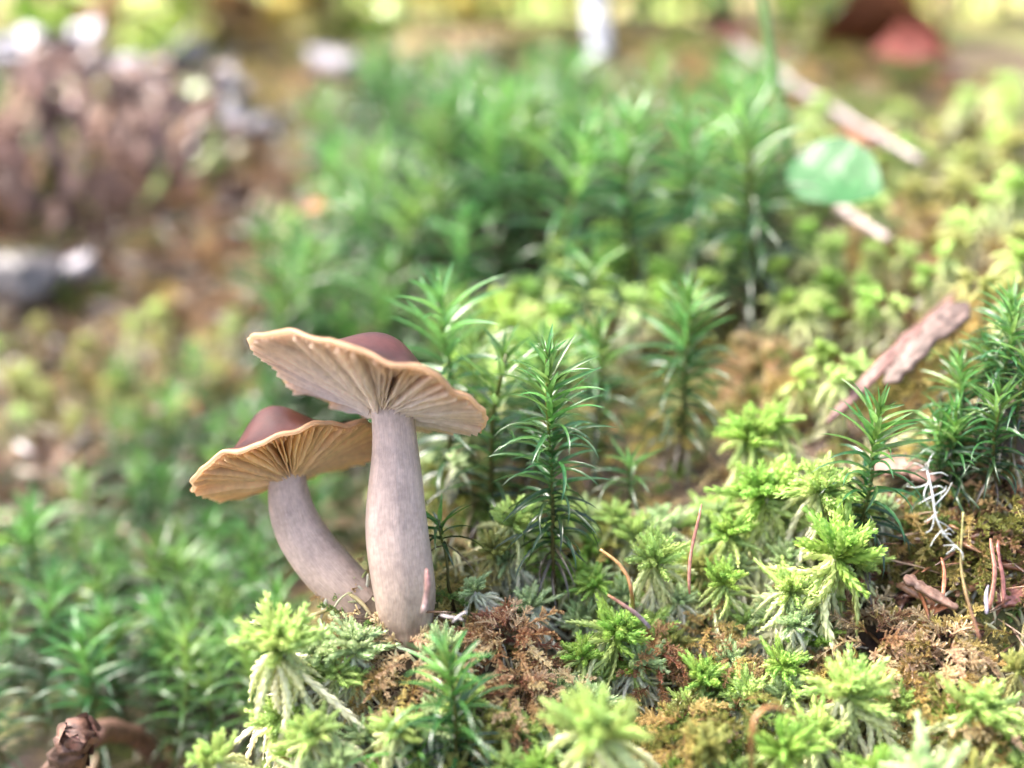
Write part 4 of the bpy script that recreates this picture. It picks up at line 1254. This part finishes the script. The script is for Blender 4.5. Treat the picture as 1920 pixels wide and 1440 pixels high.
# bark strip and wood pieces
def slab(name, pts, w_, th, c0, c1, label, seed, mat, n=22):
    P_ = smooth_path(pts, n); base_ = P_[0].copy(); P_ = P_ - base_
    r2 = np.random.default_rng(seed)
    t__ = np.gradient(P_, axis=0); t__ /= np.linalg.norm(t__, axis=1)[:, None]
    sd_ = np.cross(t__, np.array([0, -0.35, 0.94])); sd_ /= np.linalg.norm(sd_, axis=1)[:, None]
    nn_ = np.cross(sd_, t__)
    m_ = 9
    tt = np.linspace(-1, 1, m_)
    wv = w_ * (0.75 + 0.6 * (vnoise(np.arange(n) * 0.6 + seed, np.full(n, 2.2 * seed)) + 0.3)) * np.interp(np.linspace(0, 1, n), [0, 0.08, 0.9, 1], [0.3, 1, 0.8, 0.2])
    ridge = 0.35 * th * np.sin(np.arange(m_) * 2.4 + seed)[None] + th * 0.9 * vnoise(np.arange(n)[:, None] * 0.8, np.arange(m_)[None] * 1.9 + seed)
    top_ = P_[:, None] + sd_[:, None] * (wv[:, None] * tt)[..., None] + nn_[:, None] * (th * (1 - 0.6 * tt ** 2)[None] + ridge)[..., None]
    bot_ = P_[:, None] + sd_[:, None] * (wv[:, None] * tt)[..., None] - nn_[:, None] * (th * 0.6)
    V_ = np.concatenate([top_, bot_[:, ::-1]], 1).reshape(-1, 3)
    T_ = grid_tris(n, 2 * m_, True)
    q = np.clip(0.5 + 1.6 * vnoise(np.repeat(np.arange(n), 2 * m_) * 0.35 + seed, np.tile(np.arange(2 * m_), n) * 1.1), 0, 1)[:, None]
    C_ = np.array(c0) * q + np.array(c1) * (1 - q)
    o_ = put(name, build(name, V_, T_[:, [0, 2, 1]], C_), mat, None, trans(*base_))
    return tag(o_, label, 'wood', None)


slab('bark_strip', [over(1810, 545, 1.0), over(1730, 612, 1.4), over(1685, 655, 1.5), over(1630, 712, 1.6), over(1550, 795, 1.5)], 0.19, 0.06, (0.25, 0.15, 0.12), (0.09, 0.045, 0.035), 'pinkish pale bark strip lying slanted behind the lime peat moss', 3, MAT['bark'])
slab('bark_strip', [over(1812, 575, 1.6), over(1750, 625, 1.7), over(1700, 680, 1.7), over(1660, 720, 1.4)], 0.32, 0.07, (0.08, 0.055, 0.045), (0.13, 0.09, 0.075), 'dark bark strip tucked along the pinkish strip', 5, MAT['bark'])
slab('wood_chip', [over(1640, 880, 0.6), over(1700, 880, 0.6), over(1765, 905, 0.6)], 0.4, 0.09, (0.15, 0.08, 0.06), (0.22, 0.125, 0.10), 'reddish wood chip behind the white lichen strand', 7, MAT['bark'])
slab('wood_chip', [over(1200, 985, 0.35), over(1250, 975, 0.35), over(1300, 985, 0.3)], 0.26, 0.08, (0.14, 0.06, 0.045), (0.2, 0.09, 0.07), 'dark red wood chip in the gap under the tall haircap shoots', 9, MAT['litter'])
slab('wood_chip', [over(1290, 1375, 0.7), over(1340, 1380, 0.7), over(1385, 1395, 0.7)], 0.28, 0.09, (0.42, 0.24, 0.21), (0.34, 0.18, 0.15), 'pinkish wood chip behind the thin hooked stalk', 11, MAT['litter'])
slab('wood_chip', [over(1860, 1125, 0.3), over(1890, 1120, 0.3), over(1935, 1115, 0.3)], 0.3, 0.1, (0.36, 0.18, 0.13), (0.28, 0.13, 0.09), 'pinkish wood chip at the edge of the litter hollow', 13, MAT['litter'])

slab('wood_splinter', [at(1695, 1082, 27.9), at(1740, 1108, 27.7), at(1795, 1142, 27.4)], 0.13, 0.06, (0.13, 0.075, 0.055), (0.09, 0.05, 0.04), 'dark brown wood splinter lying in the litter hollow', 15, MAT['bark'])

# white lichen strand
lr = at(1738, 880, 27.2)
root = empty('lichen_strand', trans(*lr))
r2 = np.random.default_rng(21)
paths = [[(1738, 880), (1750, 930), (1752, 965), (1768, 1000), (1790, 1022)], [(1745, 905), (1720, 915), (1700, 912)], [(1740, 890), (1765, 885), (1778, 893)], [(1748, 930), (1722, 945)],
         [(1738, 882), (1722, 870), (1712, 868)], [(1750, 950), (1775, 925), (1785, 905)], [(1752, 965), (1748, 992), (1735, 1000)], [(1755, 975), (1775, 985), (1790, 1000)], [(1742, 900), (1730, 930), (1745, 955)],
         [(1738, 885), (1742, 862), (1750, 850)], [(1746, 915), (1762, 910), (1772, 918)], [(1765, 995), (1752, 1010), (1744, 1025)]]
for _ in range(14):
    j = r2.integers(0, 5); a0, b0 = paths[0][j]; da, db = r2.normal(0, 16), r2.normal(2, 12)
    paths.append([(a0, b0), (a0 + da * 0.5 + r2.normal(0, 6), b0 + db * 0.5), (a0 + da, b0 + db)])
for pth in paths:
    dz_ = r2.uniform(-0.15, 0.15)
    P_ = smooth_path([at(a_, b_, 27.2 + (dz_ if i else 0)) - lr for i, (a_, b_) in enumerate(pth)], 14)
    w0 = 0.022 if len(pth) > 4 else 0.013
    put('thread', build('thread', *tube(P_, np.linspace(w0, w0 * 0.35, 14), 5, (0.62, 0.66, 0.64), (0.70, 0.74, 0.72), True, 0.1)), MAT['lichen'], root)
tag(root, 'white branching lichen strand caught on olive feather moss', 'lichen')

# ------------------------------------------------------------------ log and stones on the bank
lg0, lg1 = at_y(-320, 360, 30.5), at_y(500, 365, 29.0)
root = empty('rotting_log', trans(*lg0))
n_ = 46
P_ = smooth_path([np.zeros(3), (lg1 - lg0) * 0.5 + np.array([0, 0, 0.3]), lg1 - lg0], n_)
rr = 5.2 * (1 + 0.30 * vnoise(np.arange(n_) * 0.45, np.full(n_, 3.3))) * np.interp(np.arange(n_), [0, n_ - 9, n_ - 1], [1, 1, 0.45])
V_, T_, C_ = tube(P_, rr, 40, (0.17, 0.10, 0.07), (0.15, 0.085, 0.06), True, 0.045)
C_ = np.clip(C_ * (1 + 1.2 * vnoise(V_[:, 0] * 1.7, V_[:, 2] * 1.7 + V_[:, 1])[:, None]), 0.02, 0.6)
put('trunk', build('trunk', V_, T_, C_), MAT['bark'], root)
r2 = np.random.default_rng(31)
t__, A_, B_ = frames(P_)
LOGC = [(0.34, 0.20, 0.13), (0.22, 0.12, 0.08), (0.10, 0.055, 0.04), (0.46, 0.32, 0.21), (0.28, 0.25, 0.09), (0.20, 0.26, 0.08), (0.40, 0.24, 0.18)]
PLM = {}
for k in range(290):
    j = int(r2.integers(6, n_ - 1)); an = rad(r2.uniform(-25, 150))
    o_ = np.array([0, -math.cos(an), math.sin(an)])
    p_ = P_[j] + o_ * rr[j] * r2.uniform(0.95, 1.06)
    dr = t__[j] + r2.normal(0, 0.5, 3)
    if an < rad(60): dr = np.cross(o_, t__[j]) + r2.normal(0, 0.6, 3)
    Mf = frame_to(p_, p_ + dr, o_) @ rotx(r2.normal(0, 0.4)) @ scl(r2.uniform(0.6, 1.35), r2.uniform(0.6, 1.3))
    grey = rad(68) < an < rad(115) and r2.random() < 0.9  # grey top bark, its share raised to paint pale highlights there
    ci = 7 + int(r2.integers(3)) if grey else int(r2.integers(7))
    if ci not in PLM:
        c_ = np.array(LOGC[ci]) if ci < 7 else np.array([0.36, 0.35, 0.38]) * (0.6 + 0.3 * (ci - 7))
        PLM[ci] = build('bark_plate', *blade(2.0 if ci > 6 else 1.5, 1.3 if ci > 6 else 0.6, 8, 6, -0.1, -0.05, c_, c_ * 0.8, ci, 0.1, (0.5, 1, 0.85, 1, 0.8, 0.4)))
    put('bark_plate', PLM[ci], MAT['wetwood'], root, Mf)
tag(root, 'big crumbling brown log with wet grey bark plates, partly painted highlights, along its top', 'log')


def stone(px, py, wpx, hpx, c, label, seed, lift=0.0):
    c = np.array(c) * 0.62
    b_ = hit(px, py, lift)
    k_ = KX * ((b_ - CAM) @ FW)
    r2 = np.random.default_rng(seed)
    nl, nm = 14, 22
    th_ = np.linspace(0.02, math.pi - 0.02, nl); ph_ = np.arange(nm) * 2 * math.pi / nm
    tt, pp = np.meshgrid(th_, ph_, indexing='ij')
    f_ = 1 + 0.6 * vnoise(np.cos(pp) * 1.3 + seed, np.sin(pp) * 1.3 + tt * 2 + seed) + 0.4 * vnoise(np.cos(pp) * 3 + seed, np.sin(pp) * 3 + tt * 3)
    w_, h_ = wpx * k_ / 2, hpx * k_ / 2
    V_ = np.stack([w_ * np.sin(tt) * np.cos(pp) * f_, w_ * 0.75 * np.sin(tt) * np.sin(pp) * f_, h_ * np.sign(np.cos(tt)) * np.abs(np.cos(tt)) ** 0.6 * f_], -1).reshape(-1, 3)
    o_ = put('stone', build('stone', V_, grid_tris(nl, nm, True), np.tile(np.array(c), (len(V_), 1)) * (1 + 0.5 * vnoise(V_[:, 0] * 4, V_[:, 1] * 4 + V_[:, 2] * 3)[:, None])), MAT['stone'], None, trans(b_[0], b_[1], b_[2] + h_ * 0.15 + lift * 0.7) @ rotz(r2.uniform(-0.4, 0.4)) @ roty(r2.normal(0, 0.12)))
    tag(o_, label, 'stone', 'stones on the bank')


stone(30, 520, 150, 90, (0.13, 0.12, 0.12), 'dark grey boulder at the foot of the crumbling log', 2, 0.8)
stone(140, 500, 90, 45, (0.45, 0.42, 0.45), 'small pale lilac stone leaning on the dark boulder', 3, 1.0)
stone(630, 120, 110, 50, (0.36, 0.33, 0.36), 'pale grey stone beside the end of the crumbling log', 6, 0.5)
stone(880, 150, 110, 60, (0.2, 0.15, 0.13), 'dark brown stone behind the haircap bank', 7, 0.2)

# ------------------------------------------------------------------ herbs and fallen leaves far behind
HB = {'lime': ((0.36, 0.52, 0.10), (0.40, 0.54, 0.12)), 'yellow': ((0.58, 0.50, 0.14), (0.60, 0.54, 0.18)), 'green': ((0.08, 0.26, 0.04), (0.10, 0.28, 0.05)), 'dark': ((0.05, 0.12, 0.03), (0.06, 0.14, 0.03)), 'tan': ((0.45, 0.30, 0.18), (0.5, 0.34, 0.22)), 'pink': ((0.5, 0.34, 0.28), (0.52, 0.36, 0.3))}
HBM = {k: [build('leaf', *blade(2.6, 1.5 + 0.3 * i, 8, 4, 0.2, 0.25 + 0.2 * i, *v, i, 0.05)) for i in range(3)] for k, v in HB.items()}
HST = build('stem', *tube([(0, 0, 0), (0.1, 0, 1.2), (0, 0.1, 2.4), (0, 0, 3.4)], [0.13, 0.11, 0.09, 0.05], 6, (0.12, 0.12, 0.04), (0.14, 0.24, 0.05)))
HNAME = {'lime': 'lime green', 'yellow': 'yellowing', 'green': 'mid green', 'dark': 'dark green', 'tan': 'withered tan', 'pink': 'withered pinkish'}


def herb(px, y, cn, q=1.0):
    v = ray(px, 60); x = v[0] * (y - CAM[1]) / v[1]
    z = float(height(x, y)[0])
    root_ = empty('leafy_herb', trans(x, y, z) @ rotz(rnd.uniform(0, 6)) @ scl(q))
    put('stem', HST, MAT['broad'], root_)
    for k in range(9):
        M_ = trans(0, 0, 0.9 + 0.3 * k) @ rotz(k * 2.4 + rnd.uniform(-0.3, 0.3)) @ roty(-rad(rnd.uniform(0, 45))) @ scl(rnd.uniform(0.7, 1.1))
        put('leaf', rnd.choice(HBM[cn]), MAT['broad'], root_, M_)
    tag(root_, HNAME[cn] + ' leafy herb out of focus on the forest floor beyond the bank', 'herb', HNAME[cn] + ' herbs beyond the bank')


for px, y, cn, q in [(-40, 42, 'pink', 1.3), (60, 48, 'pink', 1.6), (60, 37, 'lime', 0.9), (130, 40, 'lime', 0.9), (195, 48, 'dark', 1.3), (290, 50, 'tan', 1.6), (340, 40, 'lime', 1.0), (400, 42, 'lime', 1.2),
                     (450, 48, 'lime', 1.5), (520, 52, 'lime', 1.5), (560, 42, 'yellow', 1.1), (610, 46, 'yellow', 1.3), (660, 54, 'lime', 1.6), (720, 46, 'lime', 1.3), (780, 50, 'yellow', 1.2), (840, 44, 'lime', 1.2), (900, 48, 'green', 1.5),
                     (960, 42, 'green', 1.2), (1010, 46, 'dark', 1.4), (1060, 42, 'green', 1.3), (1180, 44, 'green', 1.3), (1230, 40, 'green', 1.3), (1290, 44, 'green', 1.4), (1340, 52, 'lime', 1.3), (1540, 44, 'green', 1.0), (1590, 52, 'lime', 1.3),
                     (1700, 46, 'yellow', 1.1), (1760, 48, 'yellow', 1.4), (1820, 44, 'yellow', 1.1), (1890, 46, 'yellow', 1.3), (1940, 42, 'lime', 1.2), (480, 62, 'lime', 2.0), (620, 64, 'lime', 2.0), (760, 66, 'yellow', 2.0), (900, 62, 'lime', 2.0), (330, 64, 'tan', 2.0), (1450, 60, 'green', 1.8), (1640, 64, 'yellow', 1.8), (1800, 66, 'lime', 1.8), (100, 64, 'tan', 1.8), (1100, 62, 'lime', 1.9), (1250, 64, 'green', 2.0)]:
    herb(px, y, cn, q)
for i in range(46):
    px = 40 + i * 41 + rnd.uniform(-20, 20)
    herb(px, rnd.uniform(34, 45), rnd.choice(('lime', 'yellow', 'yellow', 'tan', 'pink')) if px < 900 else rnd.choice(('green', 'lime', 'yellow', 'green')) if px < 1400 else rnd.choice(('yellow', 'lime', 'tan')), rnd.uniform(0.6, 1.0))

# ------------------------------------------------------------------ water drops on the leaves
ico = []
for i_ in range(5):
    for j_ in range(8):
        a1, a2 = math.pi * i_ / 4, 2 * math.pi * j_ / 8
        ico.append((math.sin(a1) * math.cos(a2), math.sin(a1) * math.sin(a2), math.cos(a1)))
ico = np.array(ico); it = grid_tris(5, 8, True)
r2 = np.random.default_rng(77)
for _ in range(900):
    px, py = (r2.uniform(0, 620), r2.uniform(90, 960)) if _ % 3 else (r2.uniform(480, 1900), r2.uniform(80, 520))
    b_ = hit(px, py)
    if b_[1] < 7: continue
    DEW.append((b_ + np.array([0, 0, r2.uniform(0.1, 0.5)]), r2.uniform(0.04, 0.10)))
parts = [(ico * r_ + p_, it, np.ones((len(ico), 3))) for p_, r_ in DEW]
print('drops', len(DEW))
o = put('dewdrops', build('dewdrops', *merge(parts)), MAT['dew'])
kind(o, 'stuff', 'tiny water drops clinging to the moss leaves and litter', 'water drops')
